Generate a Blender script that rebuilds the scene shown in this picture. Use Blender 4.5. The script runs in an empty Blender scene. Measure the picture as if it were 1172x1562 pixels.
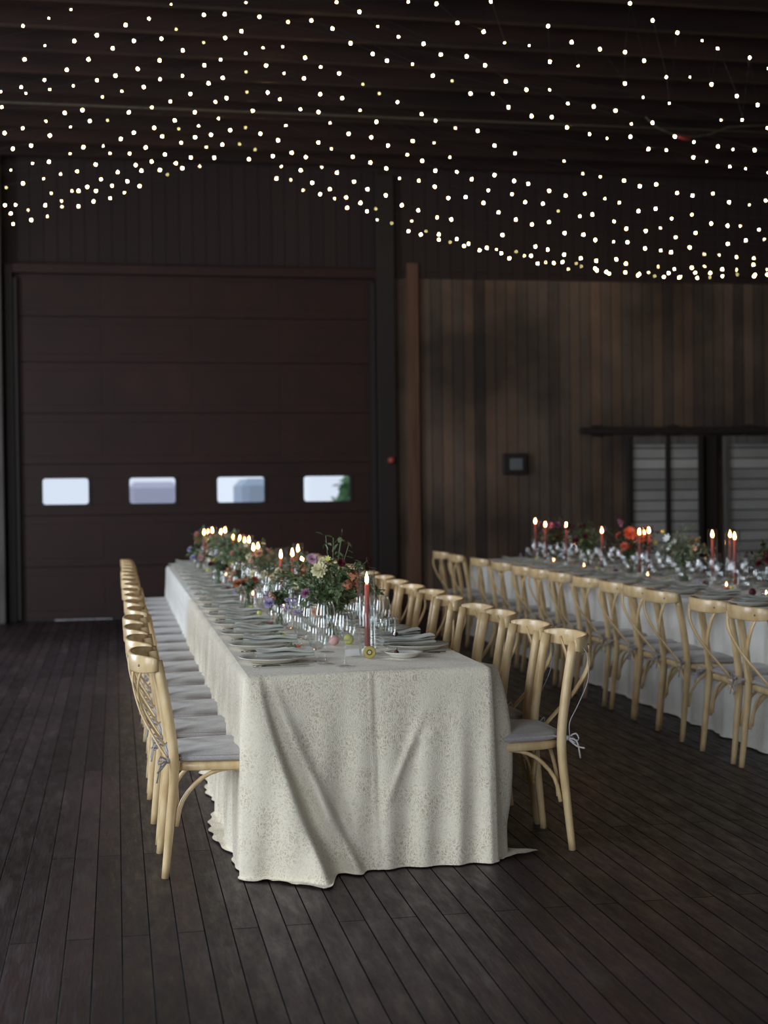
import bpy, math, random
from mathutils import Vector, Matrix, noise
import numpy as np

# ------------------------------------------------------------------ camera, world, lights, exposure
SC = bpy.context.scene
COL = SC.collection
FPX, CX, CY, EYE = 2169.0, 586.0, 781.0, 1.45
YAW, PITCH, ROLL = math.atan(409 / 2169), math.atan(-31 / 2169), .0115
Fv = Vector((math.sin(YAW) * math.cos(PITCH), math.cos(YAW) * math.cos(PITCH), math.sin(PITCH)))
Rv = Vector((math.cos(YAW), -math.sin(YAW), 0))
Uv = Rv.cross(Fv)
Rv, Uv = (Rv * math.cos(ROLL) - Uv * math.sin(ROLL)), (Uv * math.cos(ROLL) + Rv * math.sin(ROLL))
cam = bpy.data.cameras.new('camera')
camo = bpy.data.objects.new('camera', cam)
COL.objects.link(camo)
camo.matrix_world = Matrix(((Rv.x, Uv.x, -Fv.x, 0), (Rv.y, Uv.y, -Fv.y, 0), (Rv.z, Uv.z, -Fv.z, EYE), (0, 0, 0, 1)))
cam.sensor_fit = 'VERTICAL'
cam.sensor_height = 36
cam.lens = 36 * FPX / 1562
cam.dof.use_dof = True
cam.dof.focus_distance = 5.5
cam.dof.aperture_fstop = 2.5
cam.clip_end = 200
SC.camera = camo

SC.view_settings.view_transform = 'Standard'
SC.view_settings.look = 'None'
SC.view_settings.gamma = 1
SC.view_settings.use_curve_mapping = False
SC.view_settings.exposure = 0.75
SC.cycles.transparent_max_bounces = 48
SC.cycles.max_bounces = 7
SC.cycles.use_denoising = True
SC.cycles.sample_clamp_indirect = 4.0

world = bpy.data.worlds.new('overcast_sky')
SC.world = world
world.use_nodes = True
bg = world.node_tree.nodes['Background']
bg.inputs[0].default_value = (.80, .88, 1.0, 1)
bg.inputs[1].default_value = 0.55


def area(name, loc, target, sx, sy, energy, color, spread=math.pi):
    l = bpy.data.lights.new(name, 'AREA')
    l.shape = 'RECTANGLE'
    l.size, l.size_y, l.energy, l.color, l.spread = sx, sy, energy, color, spread
    o = bpy.data.objects.new(name, l)
    COL.objects.link(o)
    o.location = loc
    d = Vector(target) - Vector(loc)
    o.rotation_euler = d.to_track_quat('-Z', 'Y').to_euler()
    return o


# daylight coming in at the open doorways behind and beside the camera
area('daylight_doorway', (-3.4, -1.9, 2.3), (.9, 6.0, .5), 2.6, 3.6, 135, (.83, .92, 1.0))
area('daylight_side_door', (-4.85, 3.4, 2.4), (2.2, 7.5, .5), 2.4, 3.6, 155, (.83, .92, 1.0))
area('daylight_far_side_door', (-4.85, 11.0, 2.2), (3.0, 10.8, .5), 2.8, 3.4, 230, (.80, .89, 1.0))
area('daylight_rear_door', (3.6, -1.9, 1.9), (3.4, 8.0, .5), 2.4, 2.9, 22, (.88, .93, 1.0))


def ray(x, y):
    return Fv + Rv * ((x - CX) / FPX) - Uv * ((y - CY) / FPX)


def at_y(x, y, Y):
    d = ray(x, y)
    return Vector((0, 0, EYE)) + d * (Y / d.y)


def at_z(x, y, z):
    d = ray(x, y)
    return Vector((0, 0, EYE)) + d * ((z - EYE) / d.z)


rnd = random.Random(7)
PI = math.pi

# ------------------------------------------------------------------ materials
MATS = {}


def mat(name, color, rough=.6, spec=.5, metal=0, fn=None, sheen=0):
    if name in MATS:
        return MATS[name]
    m = bpy.data.materials.new(name)
    m.use_nodes = True
    nt = m.node_tree
    b = nt.nodes['Principled BSDF']
    b.inputs['Base Color'].default_value = (*color, 1)
    b.inputs['Roughness'].default_value = rough
    b.inputs['Specular IOR Level'].default_value = spec
    b.inputs['Metallic'].default_value = metal
    b.inputs['Sheen Weight'].default_value = sheen
    if fn:
        fn(nt, b)
    MATS[name] = m
    return m


def N(nt, t, **kw):
    n = nt.nodes.new(t)
    for k, v in kw.items():
        if isinstance(k, str) and k.startswith('i_'):
            n.inputs[k[2:].replace('_', ' ')].default_value = v
        else:
            setattr(n, k, v)
    return n


def ramp(nt, stops):
    r = nt.nodes.new('ShaderNodeValToRGB')
    e = r.color_ramp.elements
    while len(e) < len(stops):
        e.new(.5)
    for i, (p, c) in enumerate(stops):
        e[i].position = p
        e[i].color = (*c, 1) if len(c) == 3 else c
    return r


def wood_fn(stops, scale=(1, 1, 1), bump=.15, nscale=6, coord='Object', rnd_amt=.5):
    def fn(nt, b):
        L = nt.links
        tc = N(nt, 'ShaderNodeTexCoord')
        mp = N(nt, 'ShaderNodeMapping')
        mp.inputs['Scale'].default_value = scale
        L.new(tc.outputs[coord], mp.inputs[0])
        oi = N(nt, 'ShaderNodeObjectInfo')
        mul = N(nt, 'ShaderNodeMath', operation='MULTIPLY')
        mul.inputs[1].default_value = 37.0
        L.new(oi.outputs['Random'], mul.inputs[0])
        n = N(nt, 'ShaderNodeTexNoise', noise_dimensions='4D')
        n.inputs['Scale'].default_value = nscale
        n.inputs['Detail'].default_value = 6
        L.new(mp.outputs[0], n.inputs['Vector'])
        L.new(mul.outputs[0], n.inputs['W'])
        r = ramp(nt, stops)
        L.new(n.outputs['Fac'], r.inputs[0])
        hsv = N(nt, 'ShaderNodeHueSaturation')
        mr = N(nt, 'ShaderNodeMapRange')
        mr.inputs['To Min'].default_value = 1 - rnd_amt * .5
        mr.inputs['To Max'].default_value = 1 + rnd_amt * .5
        L.new(oi.outputs['Random'], mr.inputs[0])
        L.new(mr.outputs[0], hsv.inputs['Value'])
        L.new(r.outputs[0], hsv.inputs['Color'])
        L.new(hsv.outputs[0], b.inputs['Base Color'])
        bp = N(nt, 'ShaderNodeBump')
        bp.inputs['Strength'].default_value = bump
        bp.inputs['Distance'].default_value = .01
        L.new(n.outputs['Fac'], bp.inputs['Height'])
        L.new(bp.outputs[0], b.inputs['Normal'])
    return fn


def plank_fn(axis, width, length, stops, gap=.03, bump=.5, nscale=3, stretch=12, wear=None, dirt=None, rough=None):
    """boards running along AXIS ('y','z','x'), seams drawn by a brick texture in object space"""
    def fn(nt, b):
        L = nt.links
        tc = N(nt, 'ShaderNodeTexCoord')
        sep = N(nt, 'ShaderNodeSeparateXYZ')
        L.new(tc.outputs['Object'], sep.inputs[0])
        com = N(nt, 'ShaderNodeCombineXYZ')
        src = {'y': (1, 0), 'z': (2, 0), 'x': (0, 2), 'Z': (2, 1), 'X': (0, 1)}[axis]
        L.new(sep.outputs[src[0]], com.inputs[0])
        L.new(sep.outputs[src[1]], com.inputs[1])
        br = N(nt, 'ShaderNodeTexBrick')
        br.inputs['Scale'].default_value = 1
        br.inputs['Brick Width'].default_value = length
        br.inputs['Row Height'].default_value = width
        br.inputs['Mortar Size'].default_value = width * gap
        br.inputs['Mortar Smooth'].default_value = .3
        br.inputs['Color1'].default_value = (0, 0, 0, 1)
        br.inputs['Color2'].default_value = (1, 1, 1, 1)
        br.inputs['Mortar'].default_value = (.5, .5, .5, 1)
        br.offset = .37
        L.new(com.outputs[0], br.inputs['Vector'])
        mp = N(nt, 'ShaderNodeMapping')
        mp.inputs['Scale'].default_value = (1, stretch, stretch)
        L.new(com.outputs[0], mp.inputs[0])
        n = N(nt, 'ShaderNodeTexNoise', noise_dimensions='4D')
        n.inputs['Scale'].default_value = nscale
        n.inputs['Detail'].default_value = 7
        n.inputs['Roughness'].default_value = .65
        L.new(mp.outputs[0], n.inputs['Vector'])
        w = N(nt, 'ShaderNodeMath', operation='MULTIPLY')
        w.inputs[1].default_value = 20
        L.new(br.outputs['Color'], w.inputs[0])
        L.new(w.outputs[0], n.inputs['W'])
        mx = N(nt, 'ShaderNodeMath', operation='MULTIPLY_ADD')
        mx.inputs[1].default_value = .55
        L.new(br.outputs['Color'], mx.inputs[0])
        sc = N(nt, 'ShaderNodeMath', operation='MULTIPLY')
        sc.inputs[1].default_value = .45
        L.new(n.outputs['Fac'], sc.inputs[0])
        L.new(sc.outputs[0], mx.inputs[2])
        r = ramp(nt, stops)
        L.new(mx.outputs[0], r.inputs[0])
        colout = r.outputs[0]
        if wear:
            n2 = N(nt, 'ShaderNodeTexNoise')
            n2.inputs['Scale'].default_value = 1.0
            n2.inputs['Detail'].default_value = 8
            mp2 = N(nt, 'ShaderNodeMapping')
            mp2.inputs['Scale'].default_value = (1.6, 9, 9)
            L.new(com.outputs[0], mp2.inputs[0])
            L.new(mp2.outputs[0], n2.inputs['Vector'])
            r2 = ramp(nt, [(.60, (0, 0, 0)), (.80, (1, 1, 1))])
            L.new(n2.outputs['Fac'], r2.inputs[0])
            mm = N(nt, 'ShaderNodeMix', data_type='RGBA')
            mm.inputs[7].default_value = (*wear, 1)
            L.new(r2.outputs[0], mm.inputs[0])
            L.new(colout, mm.inputs[6])
            colout = mm.outputs[2]
        if dirt:
            n3 = N(nt, 'ShaderNodeTexNoise')
            n3.inputs['Scale'].default_value = .8
            n3.inputs['Detail'].default_value = 4
            L.new(com.outputs[0], n3.inputs['Vector'])
            r3 = ramp(nt, [(.35, (dirt,) * 3), (.65, (1, 1, 1))])
            L.new(n3.outputs['Fac'], r3.inputs[0])
            md = N(nt, 'ShaderNodeMix', data_type='RGBA', blend_type='MULTIPLY')
            md.inputs[0].default_value = 1
            L.new(colout, md.inputs[6])
            L.new(r3.outputs[0], md.inputs[7])
            colout = md.outputs[2]
        seam = N(nt, 'ShaderNodeMix', data_type='RGBA')
        seam.inputs[7].default_value = (.009, .006, .006, 1)
        L.new(br.outputs['Fac'], seam.inputs[0])
        L.new(colout, seam.inputs[6])
        L.new(seam.outputs[2], b.inputs['Base Color'])
        sp = N(nt, 'ShaderNodeMapRange')
        sp.inputs['To Min'].default_value = .45
        sp.inputs['To Max'].default_value = 0
        L.new(br.outputs['Fac'], sp.inputs[0])
        L.new(sp.outputs[0], b.inputs['Specular IOR Level'])
        if rough:
            gn = N(nt, 'ShaderNodeTexNoise')
            gn.inputs['Scale'].default_value = 5
            gn.inputs['Detail'].default_value = 9
            gn.inputs['Roughness'].default_value = .7
            mp4 = N(nt, 'ShaderNodeMapping')
            mp4.inputs['Scale'].default_value = (1, 4, 4)
            L.new(com.outputs[0], mp4.inputs[0])
            L.new(mp4.outputs[0], gn.inputs['Vector'])
            rr = N(nt, 'ShaderNodeMapRange')
            rr.inputs['From Min'].default_value = .35
            rr.inputs['From Max'].default_value = .65
            rr.inputs['To Min'].default_value, rr.inputs['To Max'].default_value = rough
            L.new(gn.outputs['Fac'], rr.inputs[0])
            L.new(rr.outputs[0], b.inputs['Roughness'])
        hh = N(nt, 'ShaderNodeMath', operation='MULTIPLY_ADD')
        hh.inputs[1].default_value = -.5 if rough else -1.2
        L.new(br.outputs['Fac'], hh.inputs[0])
        hs = N(nt, 'ShaderNodeMath', operation='MULTIPLY_ADD')
        hs.inputs[1].default_value = 1.6 if rough else .5
        L.new(n.outputs['Fac'], hs.inputs[0])
        L.new(br.outputs['Color'], hs.inputs[2])
        L.new(hs.outputs[0], hh.inputs[2])
        bp = N(nt, 'ShaderNodeBump')
        bp.inputs['Strength'].default_value = bump
        bp.inputs['Distance'].default_value = .006
        L.new(hh.outputs[0], bp.inputs['Height'])
        L.new(bp.outputs[0], b.inputs['Normal'])
    return fn


def cloth_fn(c1, c2, scale=60, amt=.5):
    def fn(nt, b):
        L = nt.links
        tc = N(nt, 'ShaderNodeTexCoord')
        n = N(nt, 'ShaderNodeTexNoise')
        n.inputs['Scale'].default_value = 22
        n.inputs['Detail'].default_value = 2
        L.new(tc.outputs['Object'], n.inputs['Vector'])
        mxv = N(nt, 'ShaderNodeMix', data_type='VECTOR')
        mxv.inputs[0].default_value = .06
        L.new(tc.outputs['Object'], mxv.inputs[4])
        L.new(n.outputs['Color'], mxv.inputs[5])
        v = N(nt, 'ShaderNodeTexVoronoi', feature='DISTANCE_TO_EDGE')
        v.inputs['Scale'].default_value = scale
        L.new(mxv.outputs[1], v.inputs['Vector'])
        wv = N(nt, 'ShaderNodeTexWave')
        wv.inputs['Scale'].default_value = scale * .8
        wv.inputs['Distortion'].default_value = 14
        wv.inputs['Detail'].default_value = 2
        L.new(mxv.outputs[1], wv.inputs['Vector'])
        a = N(nt, 'ShaderNodeMath', operation='GREATER_THAN')
        a.inputs[1].default_value = .10
        L.new(v.outputs['Distance'], a.inputs[0])
        m = N(nt, 'ShaderNodeMath', operation='MULTIPLY')
        L.new(a.outputs[0], m.inputs[0])
        L.new(wv.outputs['Fac'], m.inputs[1])
        big = N(nt, 'ShaderNodeTexNoise')
        big.inputs['Scale'].default_value = 9
        L.new(tc.outputs['Object'], big.inputs['Vector'])
        m2 = N(nt, 'ShaderNodeMath', operation='MULTIPLY')
        L.new(m.outputs[0], m2.inputs[0])
        rr = ramp(nt, [(.38, (.35, .35, .35)), (.6, (1, 1, 1))])
        L.new(big.outputs['Fac'], rr.inputs[0])
        L.new(rr.outputs[0], m2.inputs[1])
        m3 = N(nt, 'ShaderNodeMath', operation='MULTIPLY')
        m3.inputs[1].default_value = amt
        L.new(m2.outputs[0], m3.inputs[0])
        mix = N(nt, 'ShaderNodeMix', data_type='RGBA')
        mix.inputs[6].default_value = (*c1, 1)
        mix.inputs[7].default_value = (*c2, 1)
        L.new(m3.outputs[0], mix.inputs[0])
        L.new(mix.outputs[2], b.inputs['Base Color'])
        bp = N(nt, 'ShaderNodeBump')
        bp.inputs['Strength'].default_value = .25
        bp.inputs['Distance'].default_value = .002
        L.new(wv.outputs['Fac'], bp.inputs['Height'])
        L.new(bp.outputs[0], b.inputs['Normal'])
    return fn


def weave_fn(c1, c2, scale=300):
    def fn(nt, b):
        L = nt.links
        tc = N(nt, 'ShaderNodeTexCoord')
        n = N(nt, 'ShaderNodeTexNoise')
        n.inputs['Scale'].default_value = scale
        n.inputs['Detail'].default_value = 3
        L.new(tc.outputs['Object'], n.inputs['Vector'])
        r = ramp(nt, [(.35, c1), (.65, c2)])
        L.new(n.outputs['Fac'], r.inputs[0])
        L.new(r.outputs[0], b.inputs['Base Color'])
        n2 = N(nt, 'ShaderNodeTexNoise')
        n2.inputs['Scale'].default_value = 14
        L.new(tc.outputs['Object'], n2.inputs['Vector'])
        bp = N(nt, 'ShaderNodeBump')
        bp.inputs['Strength'].default_value = .5
        bp.inputs['Distance'].default_value = .012
        L.new(n2.outputs['Fac'], bp.inputs['Height'])
        L.new(bp.outputs[0], b.inputs['Normal'])
    return fn


def glass_mat(name, tint, refl=1.0, ior=1.5, body=0.0):
    """thin blown glass: clear through, mirror at grazing angles"""
    m = bpy.data.materials.new(name)
    m.use_nodes = True
    nt = m.node_tree
    nt.nodes.remove(nt.nodes['Principled BSDF'])
    out = nt.nodes['Material Output']
    tr = N(nt, 'ShaderNodeBsdfTransparent')
    tr.inputs[0].default_value = (*tint, 1)
    gl = N(nt, 'ShaderNodeBsdfGlossy')
    gl.inputs['Roughness'].default_value = .04
    gl.inputs['Color'].default_value = (refl, refl, refl, 1)
    lw = N(nt, 'ShaderNodeLayerWeight')
    pw = N(nt, 'ShaderNodeMath', operation='POWER')
    pw.inputs[1].default_value = 3.2
    nt.links.new(lw.outputs['Facing'], pw.inputs[0])
    fr = N(nt, 'ShaderNodeMath', operation='MULTIPLY_ADD')
    fr.inputs[1].default_value = .75
    fr.inputs[2].default_value = .03
    nt.links.new(pw.outputs[0], fr.inputs[0])
    ad = N(nt, 'ShaderNodeMath', operation='ADD', use_clamp=True)
    ad.inputs[1].default_value = body
    nt.links.new(fr.outputs[0], ad.inputs[0])
    mx = N(nt, 'ShaderNodeMixShader')
    nt.links.new(ad.outputs[0], mx.inputs[0])
    nt.links.new(tr.outputs[0], mx.inputs[1])
    nt.links.new(gl.outputs[0], mx.inputs[2])
    nt.links.new(mx.outputs[0], out.inputs[0])
    MATS[name] = m
    return m


def emit_mat(name, color, strength):
    m = bpy.data.materials.new(name)
    m.use_nodes = True
    nt = m.node_tree
    nt.nodes.remove(nt.nodes['Principled BSDF'])
    e = N(nt, 'ShaderNodeEmission')
    e.inputs[0].default_value = (*color, 1)
    e.inputs[1].default_value = strength
    nt.links.new(e.outputs[0], nt.nodes['Material Output'].inputs[0])
    MATS[name] = m
    return m


M_WOOD = mat('honey_beech', (.5, .35, .2), .30, .5, fn=wood_fn(
    [(.3, (.49, .33, .155)), (.5, (.62, .445, .235)), (.72, (.72, .55, .32))], (1, 1, .35), .08, 26, rnd_amt=.14))
M_CUSH = mat('cushion_linen', (.4, .38, .38), .9, .2, sheen=.3, fn=weave_fn((.31, .285, .275), (.43, .40, .385), 260))
M_TIE = mat('tie_ribbon', (.36, .33, .33), .85, .2)
M_CLOTH = mat('patterned_tablecloth', (.7, .68, .6), .85, .25, sheen=.2, fn=cloth_fn((.77, .695, .56), (.45, .38, .265), 62, .9))
M_CLOTH2 = mat('pale_tablecloth', (.7, .68, .6), .85, .25, sheen=.2, fn=cloth_fn((.76, .75, .70), (.56, .54, .48), 62, .5))
M_TABLE = mat('table_laminate', (.3, .28, .25), .5)
M_METAL = mat('grey_steel', (.2, .2, .2), .4, metal=1)
M_FLOOR = mat('dark_floorboards', (.03, .02, .02), .42, .45, fn=plank_fn(
    'y', .09, 2.9, [(.2, (.021, .0108, .0128)), (.5, (.034, .0185, .0215)), (.8, (.058, .035, .038))], .032, .55, 2.5, 9,
    wear=(.10, .075, .075), dirt=.4, rough=(.34, .62)))
M_DOOR = mat('brown_steel_door', (.03, .014, .011), .6, .3, fn=wood_fn(
    [(.3, (.021, .0082, .0060)), (.7, (.032, .0122, .0082))], (1, 1, 1), .1, 3, rnd_amt=.1))
M_BOARD = mat('weathered_boards', (.05, .035, .025), .8, .2, fn=plank_fn(
    'z', .135, 6.5, [(.10, (.030, .020, .017)), (.3, (.085, .058, .044)), (.5, (.125, .088, .064)), (.7, (.17, .10, .062)), (.9, (.20, .145, .105))], .03, .5, 1.5, 6, dirt=.3))
M_DOORWALL = mat('dark_boards_and_shade', (.03, .014, .012), .8, .2, fn=plank_fn(
    'z', .155, 6.5, [(.12, (.017, .0082, .0068)), (.9, (.023, .0115, .0095))], .02, .15, 1.6, 9))  # dark boards by the door; also holds the upper far wall's painted shade
M_BOARD2 = mat('side_boards', (.05, .035, .025), .8, .2, fn=plank_fn(
    'Z', .17, 5.5, [(.15, (.02, .015, .013)), (.5, (.06, .045, .038)), (.9, (.10, .075, .06))], .05, .6, 1.6, 9, dirt=.5))
M_WHITEWASH = mat('whitewashed_boards', (.2, .2, .19), .8, .2, fn=plank_fn(
    'x', .13, 40.0, [(.15, (.26, .25, .235)), (.5, (.38, .37, .35)), (.9, (.52, .505, .48))], .06, .5, 1.6, 8, dirt=.6))
M_JOIST = mat('old_joist_timber', (.04, .02, .015), .75, .25, fn=wood_fn(
    [(.3, (.013, .0068, .0055)), (.7, (.032, .0145, .0105))], (.3, 2, 2), .3, 5, rnd_amt=.5))
M_CEIL = mat('ceiling_boards', (.03, .018, .015), .8, .2, fn=plank_fn(
    'X', .16, 4, [(.2, (.010, .006, .0055)), (.8, (.024, .0135, .011))], .05, .5, 2, 8))
M_DARKTRIM = mat('dark_timber_trim', (.022, .016, .014), .6, .3)
M_GREYPOST = mat('grey_timber', (.10, .09, .085), .8, .2, fn=wood_fn(
    [(.3, (.07, .063, .058)), (.7, (.14, .128, .12))], (4, 4, .3), .3, 5, rnd_amt=.2))
M_RUST = mat('rust_timber', (.12, .06, .035), .8, .2, fn=wood_fn(
    [(.3, (.085, .043, .027)), (.7, (.13, .068, .043))], (4, 4, .3), .3, 5, rnd_amt=.2))
M_GLASS = glass_mat('clear_glass', (.97, .98, .98), 1, 1.5, .02)
M_PANE = glass_mat('door_pane', (.95, .97, 1.0), 1, 1.45)
M_BULB = emit_mat('warm_bulb', (1, .74, .38), 34)
M_BULBDIM = emit_mat('dim_bulb', (1, .85, .35), 3.5)
M_WIRE = mat('dark_cable', (.012, .014, .010), .7)
M_FLAME = emit_mat('candle_flame', (1, .40, .13), 50)
M_TEA = emit_mat('tealight_flame', (1, .48, .2), 12)
M_WAX_RED = mat('dusty_rose_wax', (.30, .075, .065), .5, .4)
M_WAX_PALE = mat('blush_wax', (.55, .25, .18), .5, .4)
M_WHITE = mat('white_ceramic', (.82, .81, .77), .3, .5)
M_PLATE = mat('cream_stoneware', (.70, .68, .62), .35, .5)
M_NAPKIN = mat('sage_napkin', (.36, .385, .34), .9, .15, sheen=.3, fn=weave_fn((.36, .365, .31), (.46, .465, .40), 350))
M_STEEL = mat('cutlery_steel', (.22, .19, .16), .25, metal=1)
M_STEM = mat('flower_stem', (.09, .14, .05), .6)
M_LEAF = mat('garden_leaf', (.08, .13, .04), .55, .4, fn=wood_fn([(.3, (.05, .085, .03)), (.7, (.13, .18, .075))], (1, 1, 1), .05, 18, rnd_amt=.4))
M_SAGE = mat('sage_leaf', (.2, .25, .15), .6, .3, fn=wood_fn([(.3, (.15, .20, .12)), (.7, (.29, .34, .22))], (1, 1, 1), .05, 18, rnd_amt=.3))
M_DARKLEAF = mat('smoke_bush_leaf', (.05, .018, .02), .6, .3)
FLOWER = {
    'cream': mat('cream_petal', (.72, .68, .44), .6), 'rust': mat('rust_petal', (.42, .15, .07), .6),
    'lilac': mat('lilac_petal', (.40, .34, .54), .6), 'burgundy': mat('burgundy_petal', (.09, .012, .02), .6),
    'peach': mat('peach_petal', (.72, .42, .27), .6), 'yellow': mat('yellow_petal', (.60, .60, .16), .6),
    'blush': mat('blush_petal', (.62, .38, .36), .6), 'coral': mat('coral_petal', (.62, .15, .09), .6),
    'mauve': mat('mauve_petal', (.30, .12, .22), .6), 'white': mat('white_petal', (.72, .74, .70), .6)}


# ------------------------------------------------------------------ mesh builder
class MB:
    def __init__(s):
        s.v, s.f, s.sm, s.mi = [], [], [], []

    def add(s, verts, faces, smooth=True, mi=0):
        o = len(s.v)
        s.v += [tuple(v) for v in verts]
        s.f += [tuple(i + o for i in f) for f in faces]
        s.sm += [smooth] * len(faces)
        s.mi += [mi] * len(faces)

    def box(s, x0, x1, y0, y1, z0, z1, bev=0.0, mi=0):
        b = min(bev, (x1 - x0) * .45, (y1 - y0) * .45, (z1 - z0) * .45)
        if b <= 0:
            v = [(x, y, z) for z in (z0, z1) for y in (y0, y1) for x in (x0, x1)]
            s.add(v, [(0, 2, 3, 1), (4, 5, 7, 6), (0, 1, 5, 4), (2, 6, 7, 3), (0, 4, 6, 2), (1, 3, 7, 5)], False, mi)
            return
        pts = []
        idx = {}
        for ix, X in enumerate((x0, x1)):
            for iy, Y in enumerate((y0, y1)):
                for iz, Z in enumerate((z0, z1)):
                    sx, sy, sz = (1, -1)[ix], (1, -1)[iy], (1, -1)[iz]
                    idx[ix, iy, iz, 0] = len(pts); pts.append((X, Y + sy * b, Z + sz * b))
                    idx[ix, iy, iz, 1] = len(pts); pts.append((X + sx * b, Y, Z + sz * b))
                    idx[ix, iy, iz, 2] = len(pts); pts.append((X + sx * b, Y + sy * b, Z))
        F = []
        for a in (0, 1):
            F.append([idx[a, 0, 0, 0], idx[a, 1, 0, 0], idx[a, 1, 1, 0], idx[a, 0, 1, 0]])
            F.append([idx[0, a, 0, 1], idx[1, a, 0, 1], idx[1, a, 1, 1], idx[0, a, 1, 1]])
            F.append([idx[0, 0, a, 2], idx[1, 0, a, 2], idx[1, 1, a, 2], idx[0, 1, a, 2]])
            for c in (0, 1):
                F.append([idx[a, c, 0, 0], idx[a, c, 0, 1], idx[a, c, 1, 1], idx[a, c, 1, 0]])
                F.append([idx[a, 0, c, 0], idx[a, 0, c, 2], idx[a, 1, c, 2], idx[a, 1, c, 0]])
                F.append([idx[0, a, c, 1], idx[0, a, c, 2], idx[1, a, c, 2], idx[1, a, c, 1]])
        for k in [(i, j, l) for i in (0, 1) for j in (0, 1) for l in (0, 1)]:
            F.append([idx[(*k, 0)], idx[(*k, 1)], idx[(*k, 2)]])
        c = Vector(((x0 + x1) / 2, (y0 + y1) / 2, (z0 + z1) / 2))
        out = []
        for f in F:
            p = [Vector(pts[i]) for i in f]
            n = (p[1] - p[0]).cross(p[2] - p[1])
            m = sum(p, Vector()) / len(p)
            out.append(tuple(f) if n.dot(m - c) > 0 else tuple(reversed(f)))
        s.add(pts, out, False, mi)

    def tube(s, path, r, seg=8, cap=True, flat=1.0, mi=0, up=None):
        """round (or, with flat<1, flattened) tube along PATH; r a number or a list"""
        P = [Vector(p) for p in path]
        n = len(P)
        R = r if isinstance(r, (list, tuple)) else [r] * n
        T = [(P[min(i + 1, n - 1)] - P[max(i - 1, 0)]).normalized() for i in range(n)]
        u = Vector(up) if up else (Vector((0, 0, 1)) if abs(T[0].z) < .9 else Vector((1, 0, 0)))
        V = []
        for i in range(n):
            u = (u - T[i] * u.dot(T[i])).normalized()
            w = T[i].cross(u)
            for k in range(seg):
                a = 2 * PI * k / seg
                V.append(P[i] + u * (math.cos(a) * R[i]) + w * (math.sin(a) * R[i] * flat))
        F = [(i * seg + k, i * seg + (k + 1) % seg, (i + 1) * seg + (k + 1) % seg, (i + 1) * seg + k) for i in range(n - 1) for k in range(seg)]
        if cap:
            F += [tuple(range(seg))[::-1], tuple((n - 1) * seg + k for k in range(seg))]
        s.add(V, F, True, mi)

    def lathe(s, prof, seg=16, c=(0, 0, 0), mi=0, wob=0):
        V, F = [], []
        n = len(prof)
        for (r, z) in prof:
            for k in range(seg):
                a = 2 * PI * k / seg
                rr = r * (1 + wob * math.sin(3 * a))
                V.append((c[0] + rr * math.cos(a), c[1] + rr * math.sin(a), c[2] + z))
        for i in range(n - 1):
            for k in range(seg):
                F.append((i * seg + k, i * seg + (k + 1) % seg, (i + 1) * seg + (k + 1) % seg, (i + 1) * seg + k))
        s.add(V, F, True, mi)

    def grid(s, fn, nu, nv, mi=0, smooth=True):
        V = [fn(i / nu, j / nv) for j in range(nv + 1) for i in range(nu + 1)]
        F = [(j * (nu + 1) + i, j * (nu + 1) + i + 1, (j + 1) * (nu + 1) + i + 1, (j + 1) * (nu + 1) + i) for j in range(nv) for i in range(nu)]
        s.add(V, F, smooth, mi)

    def ball(s, c, r, seg=8, rings=6, sz=1.0, mi=0):
        prof = [(max(1e-5, r * math.sin(PI * i / rings)), -r * sz * math.cos(PI * i / rings)) for i in range(rings + 1)]
        s.lathe(prof, seg, c, mi)

    def xf(s, m, start=0):
        s.v[start:] = [tuple(m @ Vector(v)) for v in s.v[start:]]
        return s

    def mesh(s, name, m):
        me = bpy.data.meshes.new(name)
        me.from_pydata(s.v, [], s.f)
        me.polygons.foreach_set('use_smooth', s.sm)
        ms = m if isinstance(m, (list, tuple)) else [m]
        for x in ms:
            me.materials.append(x)
        if len(ms) > 1:
            me.polygons.foreach_set('material_index', s.mi)
        me.update()
        return me

    def obj(s, name, m, parent=None, loc=None, rz=0):
        o = bpy.data.objects.new(name, s.mesh(name, m))
        COL.objects.link(o)
        if parent:
            o.parent = parent
        if loc is not None:
            o.location = loc
        if rz:
            o.rotation_euler = (0, 0, rz)
        return o


def tag(o, label=None, cat=None, group=None, kind=None):
    for k, v in (('label', label), ('category', cat), ('group', group), ('kind', kind)):
        if v:
            o[k] = v
    return o


def empty(name, loc=(0, 0, 0), rz=0, **kw):
    o = bpy.data.objects.new(name, None)
    o.empty_display_size = .1
    COL.objects.link(o)
    o.location = loc
    o.rotation_euler = (0, 0, rz)
    return tag(o, **kw)


def copy_tree(o, parent=None):
    c = o.copy()
    COL.objects.link(c)
    c.parent = parent
    for ch in list(o.children):
        copy_tree(ch, c)
    return c


def struct(name, mb, m, loc=None):
    o = mb.obj(name, m, None, loc)
    o['kind'] = 'structure'
    return o


ORD = ['first', 'second', 'third', 'fourth', 'fifth', 'sixth', 'seventh', 'eighth', 'ninth', 'tenth', 'eleventh', 'twelfth',
       'thirteenth', 'fourteenth', 'fifteenth', 'sixteenth', 'seventeenth', 'eighteenth', 'nineteenth', 'twentieth',
       'twenty-first', 'twenty-second', 'twenty-third', 'twenty-fourth', 'twenty-fifth']

# ------------------------------------------------------------------ setting
YW = 16.85          # far wall
XL, XR, YB = -5.0, 9.0, -2.2
ZC = 5.55
T1 = dict(x0=.47, x1=1.43, y0=5.36, y1=13.9)
T2 = dict(x0=3.50, x1=4.46, y0=5.9, y1=13.9)
ZT = .76

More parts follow.
